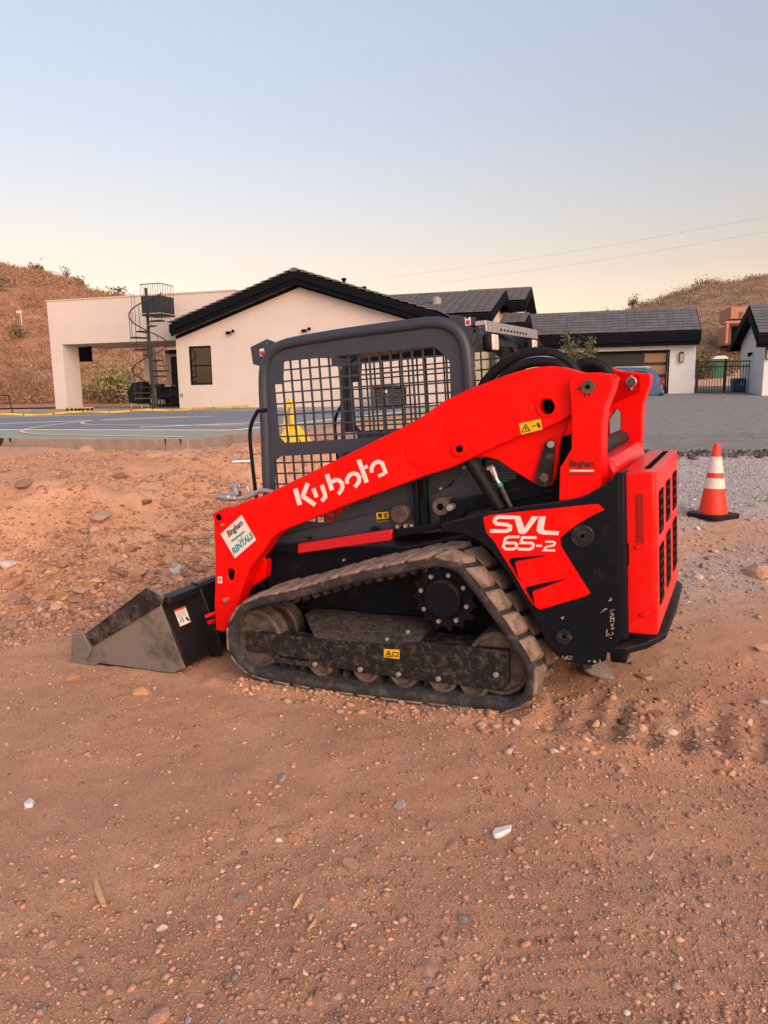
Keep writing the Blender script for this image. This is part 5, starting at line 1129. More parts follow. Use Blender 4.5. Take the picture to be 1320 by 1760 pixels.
# weld seams of the arm's reinforcing plates: thin raised plates
b = MB(); b.plate(side(c4([(262, 480), (290, 440), (330, 420), (420, 402), (465, 440), (400, 560), (330, 598), (300, 580)]), YA), YA, YA+.0035, YP); b.build('gusset_plate', MT['red'], arm_n, .003)
b = MB(); b.plate(side(c2([(760, 930), (775, 870), (810, 810), (860, 775), (935, 768), (925, 900), (905, 965), (880, 1005), (820, 1000), (770, 965)]), YA), YA, YA+.004, YP); b.build('gusset_plate', MT['red'], arm_n, .004)
b = MB(); b.plate(side([(388, 972), (412, 972), (405, 1000), (396, 1018), (390, 1050), (378, 1062), (376, 1030), (386, 1010)], YA), YA, YA+.004, YP, []); 
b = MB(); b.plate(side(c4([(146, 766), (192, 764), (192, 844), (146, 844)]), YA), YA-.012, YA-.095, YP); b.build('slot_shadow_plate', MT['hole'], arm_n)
pin('bolt', 385.5, 1032, YA, YA+.03, .012, MT['bolt'], arm_n, 8, 0)
# rental sticker
st = c7([(970, 340), (1095, 225), (1182, 375), (1055, 485)])
d = decal_polys('rental_sticker', [st], YA+.0042, MT['white'], arm_n)
q = c7([(1024, 372), (1112, 292), (1090, 250), (1005, 325)]); side_text('sticker_lettering', 'Bingham', q, YA+.0065, MT['ink'], d, .03)
decal_polys('sticker_stripe', [c7([(1033, 378), (1112, 318), (1114, 330), (1037, 390)]), stroke(c7([(1068, 372), (1082, 380), (1096, 362), (1094, 340)]), .8)], YA+.006, MT['teal'], d)
q = c7([(1048, 466), (1168, 362), (1152, 322), (1036, 426)]); side_text('sticker_lettering', 'RENTALS', q, YA+.0065, MT['teal'], d, .055)
d = decal_polys('small_label', [c4([(103, 814), (124, 812), (126, 846), (105, 848)])], YA+.001, MT['white'], arm_n)
decal_polys('label_print', [c4([(108, 822), (120, 820), (121, 836), (110, 838)])], YA+.0025, MT['greyink'], d)
# maker's lettering along the arm
w = 29
K = [stroke([(107, 388), (137, 496)], w+2), stroke([(190, 352), (160, 430), (160, 440), (240, 496)], w), stroke([(228, 386), (249, 445)], w-2),
     stroke([(283, 363), (305, 425), (306, 445), (283, 470)], w-2), stroke([(318, 292), (352, 398)], w),
     stroke([(350, 345), (372, 330), (398, 332), (418, 350), (422, 378), (412, 402), (394, 424)], w-3),
     stroke([(452, 354), (452, 325), (468, 298), (495, 285), (520, 292), (534, 312), (532, 342), (505, 377)], w-3),
     stroke([(530, 194), (584, 346)], w), stroke([(561, 250), (590, 238)], w-6),
     stroke([(616, 280), (616, 248), (634, 218), (660, 207), (688, 218), (712, 290)], w-3), stroke([(660, 304), (700, 288)], w-6)]
decal_polys('arm_lettering', [ck(k) for k in K], YA+.001, MT['white'], arm_n)
d = decal_polys('warning_label', [[(892, 728), (929, 720), (932, 738), (896, 747)]], YA+.001, MT['yellow'], arm_n)
decal_polys('label_print', [stroke([(897, 743), (903, 729), (911, 740), (897, 743)], 1.3), stroke([(903, 734), (905, 739)], 2), stroke([(914, 733), (922, 731)], 1.3), stroke([(924, 727), (928, 735)], 4)], YA+.0025, MT['ink'], d)
# galvanised couplers on the front of the arm
b = MB(); yy = YA-.03
b.tube(catmull([P3(470, 846, yy), P3(458, 843, yy), P3(446, 844, yy), P3(434, 851, yy), P3(420, 856, yy), P3(404, 857, yy)], 4, False), .013, 10)
cp = b.build('coupler_pipe', MT['steel'], loader)
b = MB(); b.cyl(P3(372, 853, yy), P3(382, 854, yy), .016, 14); b.cyl(P3(381, 854, yy), P3(396, 855, yy), .024, 16); b.cyl(P3(396, 855, yy), P3(406, 856, yy), .019, 6); b.build('quick_coupler', MT['steel'], loader, .002)
b = MB(); b.cyl(P3(397, 848, yy-.05), P3(412, 849, yy-.05), .022, 14); b.cyl(P3(405, 850, yy-.05), P3(405, 832, yy-.05), .018, 12); b.cyl(P3(396, 836, yy-.05), P3(414, 835, yy-.05), .016, 10)
b.tube([P3(412, 836, yy-.05), P3(424, 836, yy-.05), P3(427, 841, yy-.05), P3(427, 852, yy-.05)], .006, 8); b.build('quick_coupler', MT['steel'], loader, .002)

# ---- rear link and lift cylinder
lk = [(811, 787), (832, 785), (856, 791), (886, 812), (921, 833), (935, 838), (948, 834), (955, 820), (963, 757), (984, 712), (932, 738), (893, 749), (855, 766)]
for sg in (1, -1):
    b = MB(); b.plate(side(lk, .63), sg*.625, sg*.60, YP); l_ = b.build('arm_link_plate', MT['red'], loader, .004)
    if sg == 1:
        a, c = S(946, 764, .63), S(935, 822, .63)
        b = MB(); d_ = V((c[0]-a[0], c[1]-a[1])).normalized(); n2 = V((-d_.y, d_.x))
        pts = []
        for i in range(9): t = math.pi*i/8; q = V(a) + n2*(.024*math.cos(t)) - d_*(.024*math.sin(t)); pts.append(tuple(q))
        for i in range(9): t = math.pi*i/8; q = V(c) - n2*(.040*math.cos(t)) + d_*(.040*math.sin(t)); pts.append(tuple(q))
        b.plate(pts, .627, .647, YP); lv = b.build('control_link', MT['frame_side'], loader, .003)
        pin('bolt', 946, 764, .645, .66, .018, MT['bolt'], lv, 8); pin('pin', 935, 821, .645, .655, .022, MT['wheel'], lv, 16)
    b = MB(); q0, q1 = P3(806, 790, .62), P3(860, 876, .62); q0.y *= sg; q1.y *= sg
    b.cyl(q0, q1, .029, 18); cy = b.build('lift_cylinder', MT['black'], loader, .003)
    b = MB(); b.cyl(q0 + (q0-q1).normalized()*.14, q0, .017, 12); b.build('piston_rod', MT['steel'], cy)
yy = .60
b = MB(); b.cyl(P3(843, 806, yy), P3(862, 838, yy), .010, 10); b.cyl(P3(838, 806, yy), P3(848, 802, yy), .012, 10); b.cyl(P3(847, 803, yy), P3(853, 820, yy), .012, 8); hf = b.build('hose_fitting', MT['steel'], loader)
b = MB(); b.cyl(P3(860, 834, yy), P3(878, 872, yy), .011, 10); b.build('hydraulic_hose', MT['wheel'], loader)
b = MB(); b.cyl(P3(858, 830, yy), P3(861, 836, yy), .013, 10); b.build('teal_band', MT['teal'], hf)
sideplate('perforated_cover', [(833, 790), (860, 792), (890, 812), (888, 822), (850, 834), (838, 815)], .56, .552, MT['cab'], bevel=0)
b = MB()
for i in range(14):
    for j in range(9):
        px, py = 836 + i*4 + (j % 2)*2, 793 + j*4.4
        if py < 792 + (px-836)*.38 or py > 833 - (px-850)*.28 or px > 888: continue
        x, z = S(px, py, .562); b.cyl((x, .558, z), (x, .5625, z), .0035, 6)
b.build('perforation', MT['hole'], loader)

# ---- rear towers
tw = [(977, 661), (981, 651), (996, 642), (1020, 640), (1047, 644), (1056, 650), (1050, 672), (1037, 705), (1034, 740), (1033, 842), (1015, 852), (984, 861), (960, 861), (962, 803), (968, 795), (982, 771), (982, 720), (980, 680)]
tw_l = side(tw, .715)
b = MB(); b.plate(tw_l, .715, .695, YP); t_n = b.build('rear_tower', MT['red'], loader, .006)
b = MB(); b.plate(tw_l, .572, .552, YP); b.build('tower_inner_plate', MT['red'], t_n, .004)
tr = [S(a, b_, .715) for a, b_ in ((1056, 650), (1050, 672), (1037, 705), (1034, 740), (1033, 842))]
b = MB()
for (x0, z0), (x1, z1) in zip(tr[:-1], tr[1:]): b.hexa([(x0, .555, z0), (x0, .712, z0), (x1, .712, z1), (x1, .555, z1)], [(x0+.016, .555, z0), (x0+.016, .712, z0), (x1+.016, .712, z1), (x1+.016, .555, z1)])
b.build('tower_rear_plate', MT['red'], t_n)
ob_ = pin('pivot_pin', 1010, 665, .56, .728, .030, MT['wheel'], t_n); pin('pin_hole', 1010, 665, .726, .7295, .010, MT['hole'], ob_, 10, 0)
smear = [[(1003, 664), (990, 667), (988, 676), (991, 668), (1003, 670)], [(1006, 674), (1003, 687), (1008, 676)], [(1012, 675), (1013, 684), (1015, 675)], [(1018, 667), (1024, 668), (1018, 670)]]
decal_polys('grease_smear', smear, .7155, MT['ink'], t_n)
q = c5([(688, 697), (806, 697), (806, 658), (688, 660)]); q = [(979, 806), (1021, 806), (1021, 790.5), (979, 791)]
side_text('tower_lettering', 'Bingham', q, .7165, MT['ink'], t_n, .03)
decal_polys('lettering_stripe', [[(979.5, 807.5), (1020.5, 807.5), (1020.5, 810.5), (979.5, 810.5)]], .7155, MT['white'], t_n)
decal_polys('lettering_line', [[(979, 815), (1022, 815), (1022, 816.3), (979, 816.3)]], .7155, MT['ink'], t_n)
# far tower: inner face towards the camera
YF = -.575
ft = c5([(840, 215), (878, 203), (930, 222), (1082, 238), (1084, 262), (1072, 310), (1044, 385), (1040, 450), (1034, 640), (880, 640), (846, 560)])
fh = c5([(903, 412), (930, 414), (936, 430), (936, 505), (890, 560), (868, 562), (866, 470)])
b = MB(); b.plate(side(ft, YF), YF, YF-.02, YP, [side(fh, YF)]); t_f = b.build('rear_tower', MT['red'], loader, .005)
b = MB(); b.plate(side(ft, YF), YF-.12, YF-.14, YP, [side(fh, YF)]); b.build('tower_outer_plate', MT['red'], t_f, .005)
fr = side(ft[3:9], YF); b = MB()
for (x0, z0), (x1, z1) in zip(fr[:-1], fr[1:]): b.hexa([(x0, YF-.13, z0), (x0, YF-.003, z0), (x1, YF-.003, z1), (x1, YF-.13, z1)], [(x0+.014, YF-.13, z0), (x0+.014, YF-.003, z0), (x1+.014, YF-.003, z1), (x1+.014, YF-.13, z1)])
b.build('tower_rear_plate', MT['red'], t_f)
ring(1085, 656.5, .032, YF, 'boss', 'steel', t_f, .006); pin('pivot_pin', 1085, 656.5, YF-.1, YF+.02, .025, MT['wheel'], t_f)
for q in ((1085, 647), (1085.5, 668)): pin('bolt', *q, YF, YF+.014, .008, MT['bolt'], t_f, 8, 0)
# cross beam between the towers and hood hump
b = MB(); x0, z0 = S(1000, 690, .55); b.cyl((x0, -.56, z0-.26), (x0, .56, z0-.26), .05, 20); b.build('tower_cross_tube', MT['black'], loader)
b = MB(); zh = P3(1052, 775, .3).z
b.plate([(S(990, 770, .3)[0], zh-.02), (S(985, 780, .3)[0], zh-.35), (-.50, zh-.35), (-.50, zh-.10), (-.47, zh-.02)], -.50, .50, YP); b.build('engine_hood', MT['red2'], loader, .02, seg=3)
sideplate('engine_bay_side', [(850, 800), (935, 760), (1000, 740), (1036, 745), (1036, 850), (960, 880), (860, 880)], .545, .48, MT['black'])
# hoses over the tower
def hose(name, px, y, r, m='rubber_hose'):
    ys = y if isinstance(y, list) else [y]*len(px)
    b = MB(); b.tube(catmull([P3(a, c, yy_) for (a, c), yy_ in zip(px, ys)], 5, False), r, 12); return b.build(name, MT[m], loader)
hose('hydraulic_hose', [(815, 690), (836, 655), (864, 627), (895, 611), (928, 605), (958, 611), (984, 630), (996, 660)], .42, .026)
hose('hydraulic_hose', [(850, 668), (874, 640), (905, 625), (935, 622), (962, 628), (985, 650)], .46, .024)
hose('hose_clamp_wire', [(862, 648), (880, 630), (905, 618), (932, 614), (955, 618), (972, 632)], .44, .008, 'steel')
hose('hydraulic_hose', [(985, 650), (995, 630), (1012, 624), (1030, 628), (1044, 640), (1050, 660)], .30, .03)
hose('hydraulic_hose', [(990, 655), (1003, 634), (1020, 631), (1038, 640), (1046, 660)], .15, .03)

# ---- rear side cover with printed red graphic
YV = .735
cv = [(757, 902), (775, 896), (831, 883), (900, 870), (960, 862.5), (995, 856), (1012, 849), (1030, 839), (1049, 826), (1060, 811), (1066, 812), (1066, 963), (1070, 1096), (1058, 1112), (1043, 1116), (1041, 1136), (1018, 1144), (998, 1142.5), (968, 1136), (948, 1119), (942, 1111), (912, 1052), (871, 984), (844, 948), (821, 929), (791, 917), (757, 914)]
b = MB(); b.plate(side(cv, YV), YV, YV-.03, YP); cov = b.build('rear_side_cover', MT['black'], loader, .012, seg=3)
b = MB(); cvl = side(cv, YV)
x0, z0 = S(1066, 812, YV); x1, z1 = S(1068, 1100, YV); 
b.plate([(x0+.01, .735), (x0-.012, .73), (x0-.018, .715), (x0-.022, .62), (x0-.006, .62)], z1, z0, lambda u, v, t: (u, v, t)); b.build('cover_rear_edge', MT['black'], cov, .004)
# inner mass behind the cover
b = MB(); b.plate([(p[0], p[1]) for p in side([(850, 900), (1060, 840), (1064, 1100), (1040, 1125), (968, 1125), (950, 1100), (880, 985)], YV)], .40, YV-.035, YP); b.build('rear_frame', MT['black'], loader)
rd = [(830.5, 889), (845, 884.5), (1024, 866), (1030, 867), (1039, 876), (1018, 886), (995, 899), (975, 914), (963, 925), (964, 938), (985, 972), (1015, 1019), (1008, 1024), (935, 1046), (926, 1047), (914, 1038), (880, 981), (848, 928), (836, 916)]
gr = decal_polys('red_graphic', [rd], YV+.0005, MT['red'], cov)
G = [stroke([(348, 160), (205, 157), (172, 172), (165, 198), (185, 220), (285, 230), (315, 248), (312, 276), (275, 290), (122, 289)], 34),
     [(345, 145), (407, 148), (448, 262), (518, 150), (582, 152), (470, 302), (452, 317), (410, 316), (390, 300)],
     [(588, 152), (650, 152), (628, 266), (640, 285), (775, 292), (768, 328), (620, 322), (580, 310), (562, 285), (566, 250)],
     stroke([(400, 344), (300, 344), (266, 362), (248, 438), (272, 460), (340, 460), (372, 444), (376, 416), (356, 402), (262, 402)], 25),
     stroke([(562, 352), (428, 350), (414, 400), (515, 402), (534, 418), (524, 448), (490, 463), (386, 460)], 25),
     [(562, 418), (614, 420), (612, 440), (558, 438)], stroke([(645, 390), (720, 391), (737, 402), (726, 424), (652, 440), (628, 471), (738, 473)], 19)]
decal_polys('graphic_lettering', [cs(g) for g in G], YV+.0025, MT['white'], gr)
# two pressed vents: flat black decal painting the pocket's shade, and raised wedge
for pts_d, pts_w in ((([(305, 548), (480, 528), (680, 520), (372, 572), (405, 700), (420, 752), (345, 640), (310, 590)]), ([(374, 572), (690, 522), (835, 676), (420, 755), (405, 700)])),
                     (([(462, 820), (640, 778), (862, 737), (535, 850), (560, 985), (585, 1030), (500, 910), (465, 850)]), ([(537, 850), (870, 738), (1060, 860), (1040, 900), (585, 1032), (565, 985)]))):
    b = MB(); pw = [S(*q, YV) for q in cs(pts_w)]; n = len(pw)
    lift = [.030, .001, .001, .004, .028] if n == 5 else [.030, .001, .001, .002, .006, .030]
    top = [(p[0], YV+.001+l, p[1]) for p, l in zip(pw, lift)]; bot = [(p[0], YV-.004, p[1]) for p in pw]
    b.add(top + bot, [tuple(range(n)), tuple(range(2*n-1, n-1, -1))] + [(i, (i+1) % n, n+(i+1) % n, n+i) for i in range(n)])
    b.build('vent_scoop', MT['red'], gr, .004)
    decal_polys('vent_shade_decal', [cs(pts_d)], YV+.0018, MT['black'], gr)
for q, r in (((1001.5, 921), .052), ((969, 1094), .040)):
    b = MB(); x, z = S(*q, YV); b.cyl((x, YV-.002, z), (x, YV+.010, z), r, 24 if r > .05 else 8); rb = b.build('round_plug', MT['frame_side'], cov, .003)
    pin('pin', *q, YV+.008, YV+.0115, .010, MT['hole'], rb, 10, 0)
# dried mud flecks on the cover
b = MB(); rr_ = random.Random(3)
for (cx_, cy_, sx, sy, n) in ((1051, 1058, 4, 26, 16), (1046, 1092, 7, 14, 8), (975, 1130, 20, 3, 12), (1036, 1050, 6, 10, 3), (970, 1064, 8, 3, 3), (1020, 1136, 14, 4, 8)):
    for i in range(n):
        px, py = cx_ + rr_.gauss(0, sx*.5), cy_ + rr_.gauss(0, sy*.5); a = rr_.uniform(0, 3.1); l_ = rr_.uniform(1, 3.6); w_ = rr_.uniform(.4, 1.1)
        if px > 1062 or py > 1139: continue
        ca, sa = math.cos(a), math.sin(a)
        b.plate([S(px+l_*ca-w_*sa, py+l_*sa+w_*ca, YV), S(px-l_*ca-w_*sa*.6, py-l_*sa+w_*ca, YV), S(px-l_*ca*.8+w_*sa, py-l_*sa-w_*ca, YV), S(px+l_*ca*.6+w_*sa, py+l_*sa-w_*ca, YV)], YV, YV+.004, YP)
mud = b.build('mud_flecks', mat('dried_mud', (.36, .27, .20), .95), cov); mud['kind'] = 'stuff'

# ---- engine door
YD = .69
xd0 = S(1068, 950, YD)[0]; xd1 = S(1129, 950, YD)[0]; zd1 = S(1100, 812, YD)[1]; zd0 = S(1100, 1090, YD)[1]
b = MB(); yf = SX(1160, 950, xd1)[0]; yf = max(-.62, min(-.34, yf))
b.plate([(xd0, YD), (xd1+.012, YD), (xd1, YD-.012), (xd1, yf+.012), (xd1+.012, yf), (xd0, yf)], zd0, zd1, lambda u, v, t: (u, v, t), [])
# grille windows are built on the rear face; the door body is a closed shell
door = b.build('engine_door', MT['red2'], loader, .022, seg=4)
_w = YD - yf; gw = [(YD-.10*_w, YD-.25*_w), (YD-.40*_w, YD-.56*_w), (YD-.72*_w, YD-.90*_w)]; gz_ = [(zd0+.11, zd0+.38), (zd0+.44, zd1-.10)]
for (ya, yb) in gw:
    for (za, zb_) in gz_:
        b = MB(); b.box(xd1-.004, xd1-.0015, yb, ya, za, zb_); g = b.build('grille', MT['hole'], door)
        b = MB(); k = int((zb_-za)/.042)
        for i in range(k): z = za + (i+.5)*(zb_-za)/k; b.hexa([(xd1-.003, yb, z-.010), (xd1-.003, ya, z-.010), (xd1-.003, ya, z+.004), (xd1-.003, yb, z+.004)], [(xd1-.006, yb, z-.012), (xd1-.006, ya, z-.012), (xd1-.006, ya, z-.004), (xd1-.006, yb, z-.004)])
        b.build('louver', MT['black'], g)
d = decal_polys('tail_light', [c8([(613, 345), (645, 338), (648, 600), (617, 607)])], YD+.001, MT['taillight'], door, t=.006)
for (q0, q1) in (((1094, 940), (1114, 934)), ((1102, 1057), (1116, 1053))):
    x0, z0 = S(*q0, YD); x1, z1 = S(*q1, YD); b = MB(); b.plate([(x0, z0-.012), (x1, z1-.012), (x1, z1+.010), (x0+.01, z0+.004)], YD-.002, YD+.010, YP); b.build('door_dimple', MT['red2'], door, .005)
x, z = S(1075, 994, YD); b = MB(); b.cyl((x, YD, z), (x, YD+.003, z), .014, 14); b.build('key_hole', MT['hole'], door)
b = MB(); x, z = S(1069, 952, YD); b.box(x-.03, x+.02, YD-.01, YD+.004, z-.05, z+.05); b.build('latch_recess', MT['hole'], door)
b = MB(); b.box(x-.012, x+.006, YD+.004, YD+.016, z-.012, z+.035); b.build('latch', MT['wheel'], door, .003)
# top slots and badge of the door
b = MB(); xs_ = (xd0+xd1)/2-.02
for i in range(5): y = YD - .14 - i*(YD-yf-.2)/5; b = MB(); b.box(xs_-.016, xs_+.010, y-.14, y, zd1+.0005, zd1+.003); b.build('top_slot', MT['hole'], door)
# skid lip under the door
b = MB(); zl = S(1060, 1118, .70)[1]
lipo = [(S(1040, 1110, .72)[0], .72), (xd0-.02, .72), (xd1+.05, .62), (xd1-.012, .46), (xd1-.022, 0), (xd1-.012, -.46), (xd1+.05, -.62), (xd0, -.72), (S(1040, 1110, .72)[0], -.72)]
b.plate(lipo, zl-.008, zl+.022, lambda u, v, t: (u, v, t)); lip = b.build('skid_lip', MT['black'], loader, .006)
b = MB(); b.plate([(lipo[0][0], .60), (xd0, .60), (xd0, -.60), (lipo[0][0], -.60)], zl-.10, zl-.008, lambda u, v, t: (u, v, t)); b.build('belly_plate', MT['black'], loader, .01)
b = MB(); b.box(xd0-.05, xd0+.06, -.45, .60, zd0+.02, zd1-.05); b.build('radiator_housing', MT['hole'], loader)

# ---- tracks
inner_px = [(402, 1100), (407, 1075), (422, 1053), (445, 1043), (467, 1038), (511, 1029), (596, 1005), (660, 992), (720, 979), (752, 975), (776, 980), (793, 992), (810, 1014), (858, 1079), (882, 1116), (898, 1142), (905, 1160), (903, 1178), (895, 1196), (876, 1206), (840, 1204), (776, 1197), (690, 1188), (625, 1180), (545, 1169), (480, 1158), (442, 1150), (418, 1137), (406, 1118)]
path = catmull([V(S(a, c, .83)) for a, c in inner_px], 8)
def resample(pts, n):
    L = [0]; m = len(pts)
    for i in range(m): L.append(L[-1] + (pts[(i+1) % m] - pts[i]).length)
    out = []; j = 0
    for i in range(n):
        s_ = L[-1]*i/n
        while L[j+1] < s_: j += 1
        t = (s_-L[j])/max(1e-9, L[j+1]-L[j]); out.append(pts[j].lerp(pts[(j+1) % m], t))
    return out, L[-1]
NP = 240
path, plen = resample(path, NP)
area = sum(path[i].x*path[(i+1) % NP].y - path[(i+1) % NP].x*path[i].y for i in range(NP))
sgn_ = 1 if area > 0 else -1
nrm = []
for i in range(NP):
    t = (path[(i+2) % NP] - path[i-2]).normalized(); nrm.append(V((t.y, -t.x)) * sgn_)
def off(i, d): i %= NP; return path[i] + nrm[i]*d
def offf(s, d):
    i = int(math.floor(s)); f = s - i; return off(i, d).lerp(off(i+1, d), f)
NL = 30; BT = .050; LH = .019
lug_tpl = []
for y0, y1, ph in ((.838, .685, 0), (.655, .505, .5)):
    for k in range(NL): lug_tpl.append((y0, y1, (k+ph)*NP/NL))
for sg in (1, -1):
    b = MB(); vv = []; 
    prof = [(.826, 0.0), (.836, .010), (.838, .030), (.830, BT), (.67, BT), (.51, BT), (.502, .03), (.504, .010), (.514, 0.0), (.67, 0.0)]
    for i in range(NP):
        for y, d in prof: p = off(i, d); vv.append((p.x, sg*y, p.y))
    k = len(prof); b.add(vv, [(i*k+j, i*k+(j+1) % k, ((i+1) % NP)*k+(j+1) % k, ((i+1) % NP)*k+j) for i in range(NP) for j in range(k)])
    trk = b.build('rubber_track', MT['rubber'], loader, smooth=50)
    hw = NP/NL*.45
    for y0, y1, s0 in lug_tpl:
        b = MB(); ym = (y0+y1)/2; A = []
        for (y, e) in ((y0, 0), (ym, .9), (y1, 1.6)):
            for (ds, d) in ((-hw, BT-.004), (-hw*.74, BT+LH), (hw*.74, BT+LH), (hw, BT-.004)):
                p = offf((s0+ds+e) % NP, d - (.008 if y == y0 and d > BT else 0)); A.append((p.x, sg*y, p.y))
        b.add(A, [(0,1,2,3), (8,11,10,9)] + [(r*4+j, (r+1)*4+j, (r+1)*4+j+1, r*4+j+1) for r in range(2) for j in range(3)] + [(r*4+3, (r+1)*4+3, (r+1)*4, r*4) for r in range(2)])
        b.build('tread_lug', MT['lug'], trk, .009, smooth=60, seg=2)
    b = MB()
    for k in range(58):
        s0 = k*NP/58; 
        for y0, y1 in ((.735, .695), (.645, .605)):
            A = []
            for y in (y0, y1):
                for (ds, d) in ((-1.0, .002), (-.6, -.034), (.6, -.034), (1.0, .002)): p = offf((s0+ds) % NP, d); A.append((p.x, sg*y, p.y))
            b.hexa(A[:4], A[4:])
    b.build('drive_lugs', MT['rubber'], trk)
    # wheels
    def wheel(name, px, py, r, y0, y1, rim=.012, m='wheel'):
        x, z = S(px, py, .80); b = MB(); n = 40; prof_ = [(r, y0), (r, y1-.01), (r-.008, y1), (r-rim-.01, y1), (r-rim-.016, y1-.018), (.30*r, y1-.022), (.28*r, y1-.004), (0.001, y1-.002)]
        vv = [(x+q*math.cos(2*math.pi*i/n), sg*y, z+q*math.sin(2*math.pi*i/n)) for q, y in prof_ for i in range(n)]; k = len(prof_)
        b.add(vv, [(j*n+i, j*n+(i+1) % n, (j+1)*n+(i+1) % n, (j+1)*n+i) for j in range(k-1) for i in range(n)]); return b.build(name, MT[m], loader, smooth=30), x, z
    wheel('front_idler', 438, 1099, .172, .70, .79, .012); wheel('front_idler', 438, 1099, .172, .53, .62, .012)
    wheel('rear_idler', 853, 1146, .160, .52, .77, .012)
    for q in ((547, 1143), (625, 1153), (690, 1161.5), (757, 1170), (812, 1178)): wheel('track_roller', *q, .078, .52, .785, .012)
    # sprocket
    xs, zs = S(763, 1028, .74); b = MB(); pts = []; nt_ = 15
    for i in range(nt_):
        for a, r in ((-.42, .150), (-.22, .156), (-.06, .176), (.06, .176), (.22, .156)):
            t = 2*math.pi*(i+a)/nt_; pts.append((xs+r*math.cos(t), zs+r*math.sin(t)))
    b.plate(pts, sg*.70, sg*.735, YP); sp = b.build('drive_sprocket', MT['black'], loader, .003)
    b = MB(); b.cyl((xs, sg*.70, zs), (xs, sg*.775, zs), .098, 32); b.build('hub', MT['black'], sp, .012, seg=3)
    for i in range(8):
        t = 2*math.pi*(i+.35)/8; x, z = xs+.124*math.cos(t), zs+.124*math.sin(t); b = MB(); b.cyl((x, sg*.73, z), (x, sg*.752, z), .012, 6); b.build('bolt', MT['bolt'], sp)
    # track frame: side face, sloped dusty top, front bar
    fs = [(540, 1097), (566, 1100), (640, 1106), (720, 1104), (800, 1112), (873, 1119), (874, 1176), (864, 1188), (768, 1176), (640, 1159.5), (541, 1144)]
    up = [(522, 1056), (566, 1058), (640, 1067), (730, 1073)]
    FL = side(fs, .79); UL = side(up, .62)
    b = MB(); b.plate(FL, sg*.79, sg*.60, YP); tf = b.build('track_frame', MT['frame_side'], loader, .006)
    b = MB(); lowp = [FL[0], FL[1], FL[2], FL[3]]
    top = [(p[0], sg*.62, p[1]) for p in UL]; lo = [(p[0], sg*.787, p[1]+.001) for p in lowp]; bk = [(p[0], sg*.50, p[1]) for p in UL]; bl = [(p[0], sg*.50, p[1]-.1) for p in lowp]
    n = 4; b.add(lo + top + bk + bl, [(i, i+1, n+i+1, n+i) for i in range(3)] + [(n+i, n+i+1, 2*n+i+1, 2*n+i) for i in range(3)] + [(0, n, 2*n, 3*n), (3, 3*n+3, 2*n+3, n+3)] + [(2*n+i, 2*n+i+1, 3*n+i+1, 3*n+i) for i in range(3)] + [(3*n+i, 3*n+i+1, i+1, i) for i in range(3)])
    b.build('frame_top', MT['frame'], tf, .004)
    b = MB(); FB = side([(423, 1086), (540, 1097.5), (540, 1137), (423.5, 1119)], .805); b.plate(FB, sg*.805, sg*.72, YP); b.build('front_guard_bar', MT['frame_side'], loader, .006)
    b = MB(); FB = side([(540, 1097), (563, 1117), (540, 1136)], .805); b.plate(FB, sg*.803, sg*.78, YP); b.build('guard_wedge', MT['frame_side'], loader, .004)
    b = MB(); FB = side([(466, 1128), (538, 1139), (535, 1147), (474, 1140)], .79); b.plate(FB, sg*.79, sg*.72, YP); b.build('lower_guard', MT['frame'], loader, .003)
    for q in ((542, 1141), (620, 1150), (685.5, 1158.5), (754, 1166), (853, 1159), (666, 1098), (702, 1085.5)):
        x, z = S(*q, .79); b = MB(); b.cyl((x, sg*.785, z), (x, sg*.803, z), .014 if q[1] > 1120 else .010, 10); b.build('bolt', MT['bolt'], tf, .002)
    if sg == 1:
        d = decal_polys('warning_label', [c4([(960, 1186), (1040, 1190), (1040, 1238), (960, 1228)])], .7905, MT['yellow'], tf)
        decal_polys('label_print', [stroke(c4([(968, 1222), (984, 1196), (998, 1226), (970, 1223)]), 1.2), stroke(c4([(1006, 1204), (1006, 1224), (1018, 1222), (1030, 1226), (1032, 1206), (1018, 1204), (1006, 1204)]), 1.2), stroke(c4([(983, 1208), (985, 1218)]), 2)], .7925, MT['ink'], d)

# ---- bucket
YB = .845
T, TT, H1, H2, CR, BT2, BT1 = (S(a, c, YB) for a, c in ((127, 1139), (127, 1091), (284, 1155), (316, 1148), (309, 1117), (276, 1041), (281, 1027)))
b = MB(); th = .014
outer = [T, H1, H2, CR, BT2, (BT1[0]+.005, BT1[1])]
inn = [(T[0], T[1]+.02), (H1[0]+.01, H1[1]+.022), (H2[0]+.025, H2[1]+.035), (CR[0]+.025, CR[1]+.004), (BT2[0]+.02, BT2[1]-.003), (BT1[0]+.022, BT1[1]-.01)]
for i in range(5): b.plate([outer[i], outer[i+1], inn[i+1], inn[i]], -YB+.006, YB-.006, YP)
bk = b.build('bucket', MT['bucket_black'], loader, .003)
sp_ = [(127, 1139), (127, 1091), (147, 1088), (252.6, 1011), (281, 1026), (276, 1041), (317, 1148), (299, 1156), (284, 1155), (171, 1139.5), (160, 1145)]
st_ = c7([(170, 933), (530, 660), (634, 720), (612, 766), (218, 1005), (200, 975)])
ct_ = c7([(95, 940), (165, 930), (207, 1022), (180, 1092), (242, 1110), (210, 1131), (90, 1110)])
